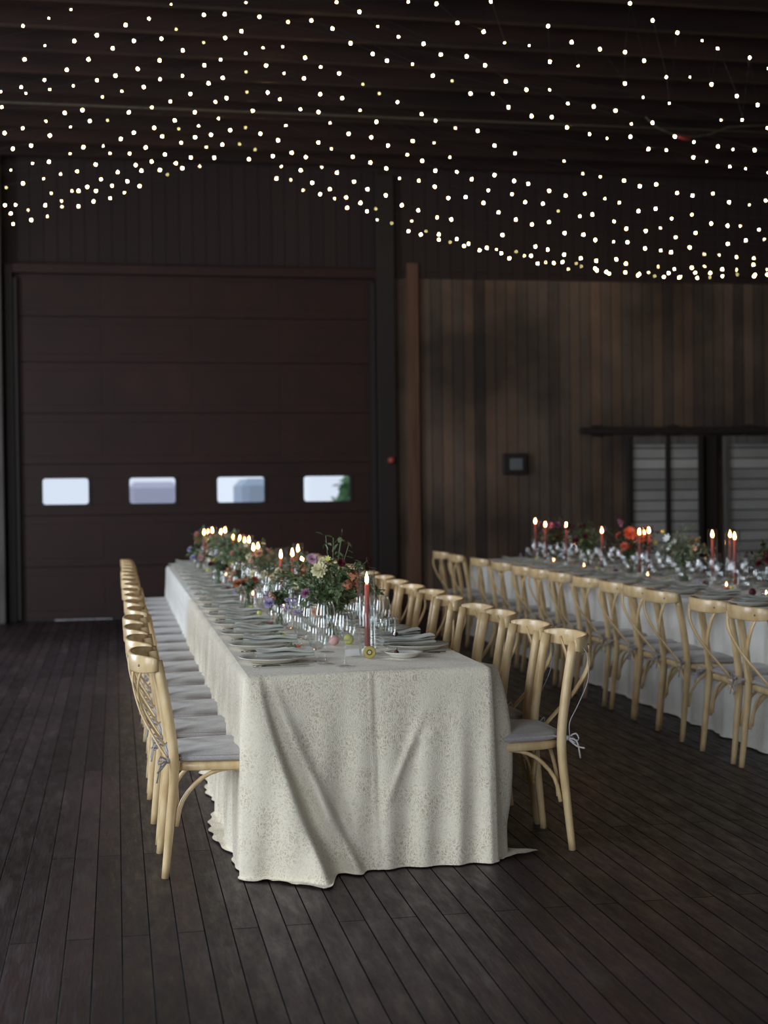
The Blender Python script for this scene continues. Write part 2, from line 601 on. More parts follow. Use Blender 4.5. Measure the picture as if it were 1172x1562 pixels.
mb = MB(); mb.box(XL - .3, XR + .3, YB - .3, YW + .6, -.2, 0)
struct('floor', mb, M_FLOOR)
mb = MB(); mb.box(XL - .3, XR + .3, YB - .3, YW + .3, ZC, ZC + .1)
struct('ceiling', mb, M_CEIL)
# far wall with the sectional door opening
DX0, DX1, DZ = -1.17, 3.12, 4.05
mb = MB(); mb.box(XL, DX0, YW, YW + .2, 0, ZC); struct('wall_far_door_side', mb, M_DOORWALL)
mb = MB(); mb.box(DX0, DX1, YW, YW + .2, DZ, ZC); struct('wall_far_above_door', mb, M_DOORWALL)
mb = MB(); mb.box(DX1, XR, YW, YW + .2, 0, 4.02); struct('wall_far', mb, M_BOARD)
mb = MB(); mb.box(DX1, XR, YW - .03, YW + .2, 4.02, ZC); struct('wall_far_upper', mb, M_DOORWALL)  # unlit top of the board wall: its shade is put into the colour
mb = MB(); mb.box(XR, XR + .2, YB, YW + .2, 0, ZC); struct('wall_right', mb, M_BOARD2)
# left wall with an open doorway, rear wall with two open doorways
mb = MB()
mb.box(XL - .2, XL, YB, 2.1, 0, ZC); mb.box(XL - .2, XL, 4.7, 9.5, 0, ZC); mb.box(XL - .2, XL, 12.5, YW + .2, 0, ZC); mb.box(XL - .2, XL, 9.5, 12.5, 4.1, ZC); mb.box(XL - .2, XL, 2.1, 4.7, 4.3, ZC)
struct('wall_left', mb, M_BOARD2)
mb = MB()
for a, b_ in ((XL, -4.8), (-2.0, 2.3), (4.9, XR)):
    mb.box(a, b_, YB - .2, YB, 0, ZC)
for a, b_ in ((-4.8, -2.0), (2.3, 4.9)):
    mb.box(a, b_, YB - .2, YB, 4.2, ZC)
struct('wall_rear', mb, M_BOARD)

# timber round the door
mb = MB(); mb.box(DX0 - .05, DX0 + .04, YW - .09, YW, 0, DZ + .05, .006); struct('trim_1', mb, M_DARKTRIM)
mb = MB(); mb.box(DX1 - .02, DX1 + .20, YW - .10, YW, 0, ZC - .3, .006); struct('trim_2', mb, M_DARKTRIM)
mb = MB(); mb.box(DX0 + .04, DX1 - .02, YW - .09, YW, DZ - .05, DZ + .06, .006); struct('trim_3', mb, M_DOOR)
mb = MB(); mb.box(DX1 + .36, DX1 + .50, YW - .06, YW, 0, 4.2, .005); struct('trim_4', mb, M_RUST)
mb = MB(); mb.box(DX0 - .48, DX0 - .07, YW - .26, YW, 0, ZC, .012); struct('trim_5', mb, M_GREYPOST)

# sectional overhead door, seven panel rows; four windows in one row; broken seal at the bottom
WIN = [(-.83, -.31), (.16, .69), (1.18, 1.74), (2.21, 2.77)]
door = empty('door_1', (0, 0, 0)); door['kind'] = 'structure'
zs = [0.02, .62, 1.215, 1.81, 2.40, 2.99, 3.52, DZ]
for k in range(7):
    z0, z1 = zs[k] + .003, zs[k + 1] - .003
    mb = MB()
    if k == 2:
        wz0, wz1 = 1.345, 1.645
        mb.box(DX0, DX1, YW + .02, YW + .07, z0, wz0, .003)
        mb.box(DX0, DX1, YW + .02, YW + .07, wz1, z1, .003)
        xs = [DX0] + [c for w in WIN for c in w] + [DX1]
        for i in range(0, len(xs), 2):
            mb.box(xs[i], xs[i + 1], YW + .02, YW + .07, wz0, wz1)
    else:
        mb.box(DX0, DX1, YW + .02, YW + .07, z0, z1, .003)
        for i in range(4):      # shallow embossed panels
            a = DX0 + .13 + i * 1.04
            mb.box(a, a + .90, YW + .017, YW + .03, z0 + .09, z1 - .09, .006)
    mb.box(DX0, DX1, YW + .045, YW + .062, z0 - .012, z0 + .02)     # tongue closing the joint below
    mb.obj('door_panel', M_DOOR, door)
for (a, b_) in WIN:
    r = .035
    mb = MB()
    ring = []
    for (cx_, cz_, a0) in ((b_ - r, 1.645 - r, 0), (a + r, 1.645 - r, 90), (a + r, 1.345 + r, 180), (b_ - r, 1.345 + r, 270)):
        for q in range(5):
            t = math.radians(a0 + q * 22.5)
            ring.append((cx_ + r * math.cos(t), cz_ + r * math.sin(t)))
    outer = [(b_ + .03, 1.675)] * 5 + [(a - .03, 1.675)] * 5 + [(a - .03, 1.315)] * 5 + [(b_ + .03, 1.315)] * 5
    n = len(ring)
    V = [(x, YW + .008, z) for x, z in ring] + [(x, YW + .008, z) for x, z in outer] + [(x, YW + .06, z) for x, z in ring]
    F = [(i, n + i, n + (i + 1) % n, (i + 1) % n) for i in range(n)] + [(i, (i + 1) % n, 2 * n + (i + 1) % n, 2 * n + i) for i in range(n)]
    mb.add(V, F, False)
    fr = mb.obj('window_frame', M_DARKTRIM, door)
    g = MB(); g.add([(a - .01, YW + .045, 1.335), (b_ + .01, YW + .045, 1.335), (b_ + .01, YW + .045, 1.655), (a - .01, YW + .045, 1.655)], [(0, 1, 2, 3)], False)
    g.obj('window_pane', M_PANE, fr)
mb = MB(); mb.box(DX0, -.72, YW + .02, YW + .06, 0, .022); mb.box(-.06, DX1, YW + .02, YW + .06, 0, .022)
mb.box(-.72, -.06, YW + .02, YW + .06, .014, .022)
mb.obj('bottom_seal', M_WIRE, door)
mb = MB()
for sx in (DX0 + .06, DX1 - .06):
    mb.box(sx - .03, sx + .03, YW - .06, YW + .01, .02, DZ - .1, .004)
mb.obj('door_track', M_DARKTRIM, door)

# sliding plank doors hung from a rail
mb = MB(); mb.box(5.62, XR - .02, YW - .16, YW - .08, 2.13, 2.21, .006)
for k in range(4):
    mb.box(5.8 + k, 5.9 + k, YW - .1, YW, 2.10, 2.24, .004)
struct('trim_7', mb, M_DARKTRIM)
for n_, (a, b_) in enumerate(((6.22, 7.22), (7.50, 8.85))):
    d = empty('door_%d' % (n_ + 2)); d['kind'] = 'structure'
    mb = MB(); mb.box(a + .04, b_ - .04, YW - .12, YW - .07, .05, 2.06, .004); mb.obj('plank_panel', M_WHITEWASH, d)
    for q in ((a, a + .07), (b_ - .07, b_)) + (((6.72, 6.78),) if n_ == 0 else ()):
        mb = MB(); mb.box(q[0], q[1], YW - .15, YW - .08, .04, 2.10, .005); mb.obj('stile', M_GREYPOST if n_ == 1 else M_DARKTRIM, d)
    for z in (.05, 2.0):
        mb = MB(); mb.box(a + .07, b_ - .07, YW - .14, YW - .09, z, z + .1, .005); mb.obj('cross_rail', M_GREYPOST, d)
mb = MB(); mb.box(7.28, 7.42, YW - .1, YW, 0, 2.12, .006); struct('trim_8', mb, M_DARKTRIM)

# small framed box on the boards
o = empty('wall_box', at_y(785, 708, YW - .02), label='small dark framed box with a pale face on the board wall', cat='box')
o.location.y = YW - .04
mb = MB(); mb.box(-.15, .15, -.03, .04, -.13, .13, .01); mb.obj('frame', M_DARKTRIM, o)
mb = MB(); mb.box(-.07, .09, -.036, -.028, -.07, .07, .004); mb.obj('face', mat('pale_face', (.13, .14, .15), .5), o)
o = empty('alarm_light', at_y(597, 702, YW - .1), label='small dull red round lamp on the dark post beside the big door', cat='lamp')
mb = MB(); mb.lathe([(.0001, -.05), (.035, -.045), (.045, 0), (.0001, .001)], 12); mb.xf(Matrix.Rotation(-PI / 2, 4, 'X'))
mb.v = [(v[0], -abs(v[1]), v[2]) for v in mb.v]
mb.obj('lens', mat('dull_red_lens', (.35, .06, .03), .5), o)
mb = MB(); mb.box(-.05, .05, -.005, .02, -.05, .05, .004); mb.obj('backplate', M_DARKTRIM, o)

# ceiling joists running across, a ridge girder and a conduit
j = 0
y = 16.5
while y > 6.0:
    j += 1
    mb = MB(); mb.box(-(XR - XL) / 2, (XR - XL) / 2, -.04, .04, -.14, .14, .006)
    struct('trim_%d' % (8 + j), mb, M_JOIST, ((XL + XR) / 2, y, ZC - .14))
    y -= .66 + rnd.uniform(-.03, .03)
mb = MB(); mb.tube([(XL, 14.05, 5.2), (-1, 14.07, 5.215), (1.6, 14.1, 5.22), (4, 14.08, 5.21), (XR, 14.0, 5.19)], .013, 6)
o = mb.obj('trim_%d' % (10 + j), mat('grey_conduit', (.10, .085, .06), .4, metal=.4)); o['kind'] = 'structure'
# cable with a red tape marker sagging from the conduit
p0, p1 = at_y(995, 185, 13.2), at_y(1172, 192, 13.2)
pts = [at_y(x_, y_, 13.2) for x_, y_ in ((985, 178), (997, 190), (1010, 198), (1028, 205), (1060, 209), (1085, 204), (1110, 194), (1140, 192), (1185, 190))]
o = empty('hanging_cable', pts[0], label='slack cable with a red tape marker sagging among the ceiling lights', cat='cable')
mb = MB(); mb.tube([p - pts[0] for p in pts], .006, 5); mb.obj('cord', mat('tan_cord', (.10, .08, .05), .6), o)
c_ = at_y(1043, 210, 13.2) - pts[0]
mb = MB(); mb.tube([c_ + Vector((-.06, 0, .01)), c_ + Vector((0, 0, -.005)), c_ + Vector((.07, 0, -.006))], .016, 8); mb.obj('red_tape', mat('red_tape', (.35, .03, .02), .5), o)

# outside, seen only through the small panes and gaps
mb = MB(); mb.box(-20, 24, YW + .6, 60, -.25, -.05); struct('ground', mb, mat('pale_gravel', (.45, .46, .46), .9))
tree_m = mat('outdoor_leaf', (.10, .22, .08), .7)
for (tx, ty, tr, lab) in ((4.85, 27, .8, 'round green shrub outdoors behind the pane next to the door jamb'),):
    o = empty('shrub', (tx, ty, -.05), label=lab, cat='shrub')
    mb = MB(); mb.tube([(0, 0, 0), (.05, 0, .6), (0, .05, 1.1)], [.08, .06, .04], 6); mb.obj('trunk', M_GREYPOST, o)
    mb = MB()
    for k in range(420):
        d = Vector((rnd.gauss(0, 1), rnd.gauss(0, 1), rnd.gauss(0, 1))).normalized() * tr * rnd.uniform(.55, 1)
        c = Vector((0, 0, 1.3)) + Vector((d.x, d.y, d.z * .8))
        u = Vector((rnd.gauss(0, 1), rnd.gauss(0, 1), rnd.gauss(0, 1))).normalized() * .14
        w = u.cross(Vector((rnd.gauss(0, 1), rnd.gauss(0, 1), rnd.gauss(0, 1)))).normalized() * .07
        mb.add([c - u, c + w, c + u, c - w], [(0, 1, 2, 3)], False)
    mb.obj('foliage', tree_m, o)
for (cx_, cy_, cw, cname, ccol) in ((.75, 30, 1.0, 'pale grey', (.62, .60, .72)), (2.5, 25, .8, 'blue grey', (.35, .45, .58))):
    o = empty('parked_trailer', (cx_, cy_, -.05), label='%s covered trailer standing outdoors behind the small panes' % cname, cat='trailer')
    mb = MB(); mb.box(-cw / 2, cw / 2, -1, 1, .35, 1.75, .12); mb.obj('body', mat(cname.replace(' ', '_') + '_cover', ccol, .6), o)
    for sx in (-1, 1):
        mb = MB(); mb.tube([(sx * cw * .42 - .06, 0, .3), (sx * cw * .42 + .06, 0, .3)], .3, 16); mb.obj('wheel', M_WIRE, o)

# ------------------------------------------------------------------ cross-back chair (faces +Y, back at -Y)


def smoothpath(P, n=6):
    P = [Vector(p) for p in P]
    Q = [P[0] * 2 - P[1]] + P + [P[-1] * 2 - P[-2]]
    out = []
    for i in range(1, len(Q) - 2):
        a, b_, c, d = Q[i - 1:i + 3]
        for k in range(n):
            t = k / n
            out.append(.5 * ((2 * b_) + (-a + c) * t + (2 * a - 5 * b_ + 4 * c - d) * t * t + (-a + 3 * b_ - 3 * c + d) * t ** 3))
    out.append(P[-1])
    return out


def sweep_rect(mb, path, w_dir_list, w, t, rounded=.25):
    """band swept along PATH; its wide side follows w_dir, thin side the rest"""
    V = []
    n = len(path)
    prof = [(-.5, -.3), (-.42, -.5), (.42, -.5), (.5, -.3), (.5, .3), (.42, .5), (-.42, .5), (-.5, .3)]
    for i in range(n):
        T = (path[min(i + 1, n - 1)] - path[max(i - 1, 0)]).normalized()
        W = Vector(w_dir_list[i] if isinstance(w_dir_list, list) else w_dir_list)
        W = (W - T * W.dot(T)).normalized()
        S = T.cross(W)
        ww = w[i] if isinstance(w, list) else w
        for a, b_ in prof:
            V.append(path[i] + W * (a * ww) + S * (b_ * t))
    k = len(prof)
    F = [(i * k + q, i * k + (q + 1) % k, (i + 1) * k + (q + 1) % k, (i + 1) * k + q) for i in range(n - 1) for q in range(k)]
    F += [tuple(range(k))[::-1], tuple((n - 1) * k + q for q in range(k))]
    mb.add(V, F, True)


def make_chair():
    root = empty('cross_back_chair')
    for sx in (-1, 1):
        P = smoothpath([(sx * .192, -.245, 0), (sx * .19, -.225, .2), (sx * .186, -.205, .43), (sx * .184, -.222, .62), (sx * .18, -.262, .855)], 4)
        r = [.0145 + .005 * min(1, i / 8) for i in range(len(P))]
        mb = MB(); mb.tube(P, r, 10); mb.obj('leg', M_WOOD, root)
        P = smoothpath([(sx * .205, .20, 0), (sx * .197, .19, .22), (sx * .185, .175, .435)], 3)
        mb = MB(); mb.tube(P, [.013 + .004 * i / len(P) for i in range(len(P))], 10); mb.obj('leg', M_WOOD, root)
        # bentwood side brace
        P = smoothpath([(sx * .183, -.200, .20), (sx * .180, -.175, .30), (sx * .176, -.10, .385), (sx * .174, 0, .418), (sx * .174, .08, .395), (sx * .178, .14, .32), (sx * .182, .168, .22)], 3)
        mb = MB(); mb.tube(P, .0085, 8); mb.obj('brace', M_WOOD, root)
        # crossing slat from the top rail to the far corner of the seat
        P = smoothpath([(sx * .158, -.322, .840), (sx * .115, -.340, .745), (sx * .02, -.315, .63), (-sx * .07, -.265, .53), (-sx * .125, -.218, .452)], 5)
        P = [p + Vector((0, sx * .006, 0)) for p in P]
        mb = MB(); sweep_rect(mb, P, Vector((1, 0, 0)) * 1.0, .028, .008); mb.obj('cross_slat', M_WOOD, root)
    for yy, zz in ((-.195, 0), (.175, 0)):
        s_ = 1 if yy > 0 else 1
        P = smoothpath([(-.17, yy, .22), (-.14, yy, .32), (-.07, yy, .395), (0, yy, .415), (.07, yy, .395), (.14, yy, .32), (.17, yy, .22)], 3)
        mb = MB(); mb.tube(P, .0085, 8); mb.obj('brace', M_WOOD, root)
    # curved top rail
    P, W = [], []
    for i in range(21):
        t = -1 + i / 10
        x = .205 * math.sin(t * 1.35) / math.sin(1.35)
        P.append(Vector((x, -.262 - .094 * (1 - abs(t) ** 2.2), .842)))
    mb = MB()
    sweep_rect(mb, P, Vector((0, -.03, 1)), [.050 + .022 * min(1, 1.6 * (1 - abs(-1 + i / 10)) ** .5) for i in range(21)], .016)
    rail = mb.obj('top_rail', M_WOOD, root)
    for sx in (-1, 1):
        m2 = MB(); m2.ball((sx * .158, -.330, .838), .0055, 6, 4); m2.obj('rail_screw', M_METAL, rail)
    # seat: rounded trapezoid
    def outline(grow, n=40):
        out = []
        for k in range(n):
            a = 2 * PI * k / n
            c, s_ = math.cos(a), math.sin(a)
            e = .42
            x = math.copysign(abs(c) ** e, c)
            yv = math.copysign(abs(s_) ** e, s_)
            wx = .195 + .022 * yv + grow
            out.append((x * wx, -.015 + yv * (.205 + grow)))
        return out
    def slab(mb, levels):
        V, n = [], 40
        for g, z in levels:
            V += [(x, y_, z) for x, y_ in outline(g)]
        F = [(i * n + k, i * n + (k + 1) % n, (i + 1) * n + (k + 1) % n, (i + 1) * n + k) for i in range(len(levels) - 1) for k in range(n)]
        F += [tuple(range(n))[::-1], tuple((len(levels) - 1) * n + k for k in range(n))]
        mb.add(V, F, True)
    mb = MB(); slab(mb, [(-.004, .415), (0, .42), (.001, .443), (-.006, .449), (-.03, .450)])
    mb.obj('seat', M_WOOD, root)
    mb = MB(); slab(mb, [(-.012, .4505), (.002, .456), (.006, .468), (.001, .480), (-.014, .487), (-.05, .4915), (-.10, .493)])
    cu = mb.obj('cushion', M_CUSH, root)
    for z, g in ((.4605, .0055), (.4775, .003)):
        pp = [Vector((x, y_, z)) for x, y_ in outline(g)]
        mb = MB(); mb.tube(pp + [pp[0]], .0026, 5, False); mb.obj('piping', M_TIE, cu)
    for sx in (-1, 1):
        mb = MB()
        r2 = random.Random(3 + sx)
        k0 = Vector((sx * .19, -.228, .462))
        mb.ball(k0, .012, 6, 4)
        for q in range(2):
            sg = -1 if q else 1
            mb.tube(smoothpath([k0, k0 + Vector((sx * .02, -.03 * 1, .02 * sg)), k0 + Vector((sx * .035 * sg, -.035, -.005)), k0], 3), .004, 5, True, .5)
            mb.tube(smoothpath([k0, k0 + Vector((sx * .03, -.03, -.01 - .02 * q)), k0 + Vector((sx * (.03 + .05 * q), -.045, -.03 - .05 * (1 - q)))], 3), .004, 5, True, .5)
        mb.tube(smoothpath([k0, Vector((sx * .17, -.17, .470)), Vector((sx * .15, -.13, .478))], 3), .004, 5, True, .5)
        mb.obj('tie', M_TIE, cu)
    return root


chair0 = make_chair()
first = [True]


def put_chair(x, y, rz, label, group, zs_=.98):
    c = chair0 if first[0] else copy_tree(chair0)
    first[0] = False
    c.location = (x, y, 0)
    c.rotation_euler = (0, 0, rz)
    c.scale = (1, 1, zs_)
    tag(c, label, 'chair', group)
    return c


# near table, open floor side: the nearest post stands at y 5.26
for k in range(16):
    y = 5.60 + k * .525 + (0 if k < 4 else .03 if k < 8 else .05) + rnd.uniform(-.012, .012)
    put_chair(.40 + rnd.uniform(-.012, .012), y, -PI / 2 + rnd.uniform(-.03, .03),
              'honey wood cross-back chair with grey cushion, %s from the front, open-floor side of near table' % ORD[k],
              'chairs on the open-floor side of the near table', .96)
ys = [5.655, 6.11, 6.70, 7.09, 7.70, 8.22, 8.72, 9.22, 9.75, 10.27, 10.8, 11.3, 11.85, 12.36, 12.88, 13.4]
for k, y in enumerate(ys):
    c = put_chair(1.535 + rnd.uniform(-.012, .012), y, PI / 2 + rnd.uniform(-.03, .03),
              'honey wood cross-back chair with cushion, %s from the front, aisle side of near table' % ORD[k],
              'chairs on the aisle side of the near table')
    if k < 2:
        mb = MB()
        for sx in (-1,):
            P = smoothpath([(sx * .196, -.285, .845), (sx * .205, -.31, .80), (sx * .200, -.315, .70), (sx * .195, -.275, .60), (sx * .205, -.235, .53), (sx * .20, -.235, .47)], 4)
            mb.tube(P, .0022, 5, True, .6)
        mb.obj('hanging_tie', M_TIE, c)
far_ends = [6.5, 6.96, 7.6, 8.0, 8.40, 8.9, 9.45, 9.91, 10.31, 10.92, 11.63, 12.37, 13.02]
for k, fe in enumerate(far_ends):
    put_chair(3.42 + rnd.uniform(-.012, .012), fe * 1.058 - .19, -PI / 2 + rnd.uniform(-.05, .05),
              'honey wood cross-back chair with grey cushion, %s from the front, aisle side of far table' % ORD[k],
              'chairs on the aisle side of the far table')

# ------------------------------------------------------------------ tables and cloths


def table(T, label):
    x0, x1, y0, y1 = T['x0'] + .015, T['x1'] - .015, T['y0'] + .12, T['y1'] - .015
    t = empty('banquet_table', ((x0 + x1) / 2, (y0 + y1) / 2, 0), label=label, cat='table')
    hx, hy = (x1 - x0) / 2, (y1 - y0) / 2
    mb = MB(); mb.box(-hx, hx, -hy, hy, .715, .745, .008); mb.obj('tabletop', M_TABLE, t)
    n = max(2, int(round((y1 - y0) / 1.9)))
    for i in range(n):
        c = -hy + (i + .5) * 2 * hy / n
        for s_ in (-1, 1):
            for sx in (-1, 1):
                mb = MB(); mb.tube([(sx * (hx - .17), c + s_ * .62, .0), (sx * (hx - .17), c + s_ * .60, .72)], .014, 8); mb.obj('leg', M_METAL, t)
            mb = MB(); mb.tube([(-(hx - .17), c + s_ * .615, .2), ((hx - .17), c + s_ * .615, .2)], .010, 8); mb.obj('crossbar', M_METAL, t)


table(T1, 'long trestle table hidden under the near ivory tablecloths')
table(T2, 'long trestle table hidden under the far pale tablecloths')


def fbm(x, y, z=0.0):
    return noise.noise((x, y, z)) + .5 * noise.noise((x * 2.1, y * 2.1, z + 5))


def gauss(x, s_):
    return math.exp(-(x / s_) ** 2)


def cloth(name, x0, x1, y0, y1, ztop, base, m, label, front, back, hero=False, seed=0):
    """draped rectangle: top sheet and a skirt that follows left side, front, right side (and back)"""
    R = .012
    path = []          # (x, y, nx, ny, side, s)
    st = .016

    def line(xa, ya, xb, yb, nx, ny, side, step=st):
        d = math.hypot(xb - xa, yb - ya)
        n = max(2, int(d / step))
        for i in range(n + 1):
            t = i / n
            path.append((xa + (xb - xa) * t, ya + (yb - ya) * t, nx, ny, side, t * d))

    def corner(cx_, cy_, a0, a1, side):
        for i in range(1, 8):
            a = math.radians(a0 + (a1 - a0) * i / 8)
            path.append((cx_ + R * math.cos(a), cy_ + R * math.sin(a), math.cos(a), math.sin(a), side, i / 8))
    line(x0, y1 - (R if back else 0), x0, y0 + (R if front else 0), -1, 0, 'L')
    if front:
        corner(x0 + R, y0 + R, 180, 270, 'cL')
        line(x0 + R, y0, x1 - R, y0, 0, -1, 'F', .009 if hero else st)
        corner(x1 - R, y0 + R, 270, 360, 'cR')
    else:
        path.append(None)
    line(x1, y0 + (R if front else 0), x1, y1 - (R if back else 0), 1, 0, 'R')
    if back:
        corner(x1 - R, y1 - R, 0, 90, 'bR')
        line(x1 - R, y1, x0 + R, y1, 0, 1, 'B')
        corner(x0 + R, y1 - R, 90, 180, 'bL')
    W = x1 - x0
    LEN = y1 - y0

    def disp(side, s, v):
        """outward offset at skirt depth v (0 top, 1 floor)"""
        e = v * v * (3 - 2 * v) * .6 + v * .4
        d = base + .006 * v
        if side in 'LR':
            if side == 'L':
                q = s + seed * 3
                end = (LEN - s)
            else:
                q = -s + 31 + seed * 3
                end = s
            f = .5 + .5 * math.sin(q * 38 + 2.5 * fbm(q * 1.7, v * .6, seed))
            f2 = .5 + .5 * math.sin(q * 13 + 3 * fbm(q * .9, v * .4, seed + 3))
            fade = 1 - (math.exp(-(end / .16) ** 2) if front else 0)
            d += (.014 * v ** .4 * (1 - .6 * v) * f + e * (.008 * f + .026 * f2) + .006 * v * fbm(q * 9, v * 3, 1)) * fade
            if hero and side == 'R':
                d += .105 * math.sin(PI * min(.85, .05 + v * .95)) ** .5 * gauss(s - .10, .065)
            return d
        if side == 'F':
            u = s
            d += .010 * e * fbm(u * 5, v * 1.2, 7) + .006 * v
            if hero:
                # sweeping corner fold: ridge, then a sharp drop on its far side
                c1 = .035 + .235 * v ** 1.35
                t = u - c1
                h = (.15 * v ** .8) * (gauss(t, .10 + .10 * v) if t < 0 else gauss(t, .012 + .024 * v))
                c2 = .08 + .33 * v ** 1.15
                t2 = u - c2
                h2 = .06 * v ** .9 * (gauss(t2, .035 + .02 * v) if t2 < 0 else gauss(t2, .022))
                d += h + h2
                # pressed centre fold and cross folds
                d += .0045 * gauss(u - (W * .485 + .02 * v), .0045)
                d += -.004 * gauss(u - (W * .485 + .012 + .02 * v), .02)
                d += .0022 * gauss(v - .26, .006) * (1 if u < .52 else .3) + .0022 * gauss(v - .63, .006) * (1 if u > .45 else .3)
                # slack diagonal wrinkle
                c3 = .66 - .10 * ((v - .30) / .3)
                if .2 < v < .75:
                    win = gauss(v - .46, .15)
                    t = u - c3
                    d += win * (.014 * gauss(t + .012, .016) - .007 * gauss(t - .02, .02))
                c4 = .60 + .25 * (.38 - v) / .12
                d += .005 * gauss(v - .34, .07) * gauss(u - c4, .015)
                # gentle vertical waves
                d += e * (.014 * (.5 + .5 * math.sin(u * 27 + 1.2)) + .008 * math.sin(u * 47 + v * 2))
                d += .012 * e * gauss(u - (W - .12 - .03 * v), .03)
            else:
                d += e * .022 * (.5 + .5 * math.sin(u * 31 + 2 * fbm(u * 3, v, seed)))
            return d
        if side == 'B':
            return d + e * .022 * (.5 + .5 * math.sin(s * 31))
        if side == 'cL':
            k = s
            return (disp('L', LEN, v) * (1 - k) + disp('F', 0, v) * k) + .008 * v * math.sin(PI * k)
        if side == 'cR':
            return (disp('F', W, v) * (1 - s) + disp('R', 0, v) * s)
        if side == 'bR':
            return (disp('R', LEN, v) * (1 - s) + disp('B', 0, v) * s) + .04 * v * math.sin(PI * s)
        return (disp('B', W, v) * (1 - s) + disp('L', 0, v) * s) + .04 * v * math.sin(PI * s)

    def pud(side, s):
        if side == 'F':
            if hero:
                return .002 + .05 * gauss(s - .22, .13) + .02 * gauss(s - .02, .08) - .006 * (s > .5)
            return .01
        if side == 'cL':
            return pud('L', LEN) * (1 - s) + pud('F', 0) * s
        if side == 'cR':
            return .002
        if side == 'L':
            return (.014 + .014 * fbm(s * 3, 2, seed) + (.06 * gauss(LEN - s - .75, .2) if hero else 0)) * (1 - math.exp(-((LEN - s) / .2) ** 2))
        if side == 'R':
            return (.02 + .02 * fbm(s * 3, 4, seed)) + (.11 * gauss(s - .10, .05) if hero else 0)
        return .02
    RV = 52 if hero else 30
    mb = MB()
    strips = [[]]
    for p in path:
        if p is None:
            strips.append([])
        else:
            strips[-1].append(p)
    for stp in strips:
        V = []
        for (x, y, nx, ny, side, s) in stp:
            total = ztop + pud(side, s)
            for jv in range(RV + 1):
                a = (jv / RV) ** 1.0 * total
                v = min(1.0, a / ztop)
                o_ = disp(side, s, v)
                z = ztop - a
                if a < .02:          # soft edge
                    o_ = o_ * (a / .02) - .010 * (1 - a / .02) ** 2
                    z = ztop - a * (a / .02) * .7
                    z = min(z, ztop)
                if z < .006:
                    ex = -z
                    o_ += max(0, ex) * .95
                    z = .006 + .010 * abs(fbm(x * 14 + y * 9, a * 20, 2)) * min(1, max(0, ex) * 40)
                V.append((x + nx * o_, y + ny * o_, z))
        n = len(stp)
        k = RV + 1
        F = [(i * k + q, i * k + q + 1, (i + 1) * k + q + 1, (i + 1) * k + q) for i in range(n - 1) for q in range(RV)]
        mb.add(V, F, True)
    i_ = .010

    def top(u, v):
        x = x0 + i_ + (W - 2 * i_) * u
        y = y0 + (i_ if front else 0) + (LEN - (i_ if front else 0) - (i_ if back else 0)) * v
        ed = min(u, 1 - u, 1)
        return (x, y, ztop + .0015 * fbm(x * 6, y * 6, seed) * min(1, ed * 20))
    mb.grid(top, 30, int(LEN / .04))
    if hero:      # the table's front end stands slightly askew
        for q, (x, y, z) in enumerate(mb.v):
            if y < y0 + 1:
                mb.v[q] = (x, y + (.06 * (x - x0) / W - .02) * max(0, z / ztop) * min(1, max(0, (y0 + 1 - y))), z)
    o = mb.obj(name, m)
    tag(o, label, 'tablecloth')
    return o


cloth('tablecloth', T1['x0'], T1['x1'], T1['y0'], 9.42, .762, .010, M_CLOTH, 'ivory patterned tablecloth reaching the floor over the front half of near table', True, False, True, 0)
cloth('tablecloth', T1['x0'], T1['x1'], 9.36, T1['y1'], .757, .002, M_CLOTH2, 'ivory tablecloth draped over the back half of near table', False, True, False, 4)
cloth('tablecloth', T2['x0'], T2['x1'], T2['y0'], 8.05, .762, .010, M_CLOTH2, 'pale tablecloth over the front part of far table', True, False, False, 8)
cloth('tablecloth', T2['x0'], T2['x1'], 8.0, T2['y1'], .757, .002, M_CLOTH2, 'pale tablecloth over the back part of far table', False, True, False, 12)
TZ = .7645

# ------------------------------------------------------------------ tableware prototypes


def plate_mesh(r, name):
    mb = MB()
    mb.lathe([(.0001, .006), (r * .55, .006), (r * .68, .009), (r * .80, .017), (r * .99, .024), (r, .0225), (r * .97, .020), (r * .78, .011), (r * .66, .003), (r * .6, 0), (.0001, 0)], 40)
    return mb.mesh(name, M_PLATE)


ME_PLATE = plate_mesh(.142, 'plate')
ME_SIDE = plate_mesh(.082, 'side_plate')


def napkin_mesh(seed):
    """folded cloth packet, length along X, its open pleats on one side"""
    r = random.Random(seed)
    mb = MB()
    lift = r.uniform(.005, .009)
    for k in range(2):
        zz = .009 + .013 * k
        sh = .008 * k
        L0, W0 = .118 - .004 * k, .058 - .004 * k

        def sheet(u, v, zz=zz, sh=sh, L0=L0, W0=W0):
            a = 2 * PI * v
            cx_ = math.cos(a)
            x = -L0 + 2 * L0 * u
            y = W0 * math.copysign(abs(cx_) ** .5, cx_) + sh * .6
            z = zz + .0066 * math.sin(a)
            z += .006 * (1 - u) ** 2 * k + lift * gauss(u - .05, .2) * k * .7 + .002 * math.sin(u * 9 + seed)
            z += .004 * math.sin(u * 5 + v * 4 + seed) * k
            return (x, y, z)
        mb.grid(sheet, 12, 12)
    return mb.mesh('napkin', M_NAPKIN)


ME_NAP = [napkin_mesh(s_) for s_ in range(4)]


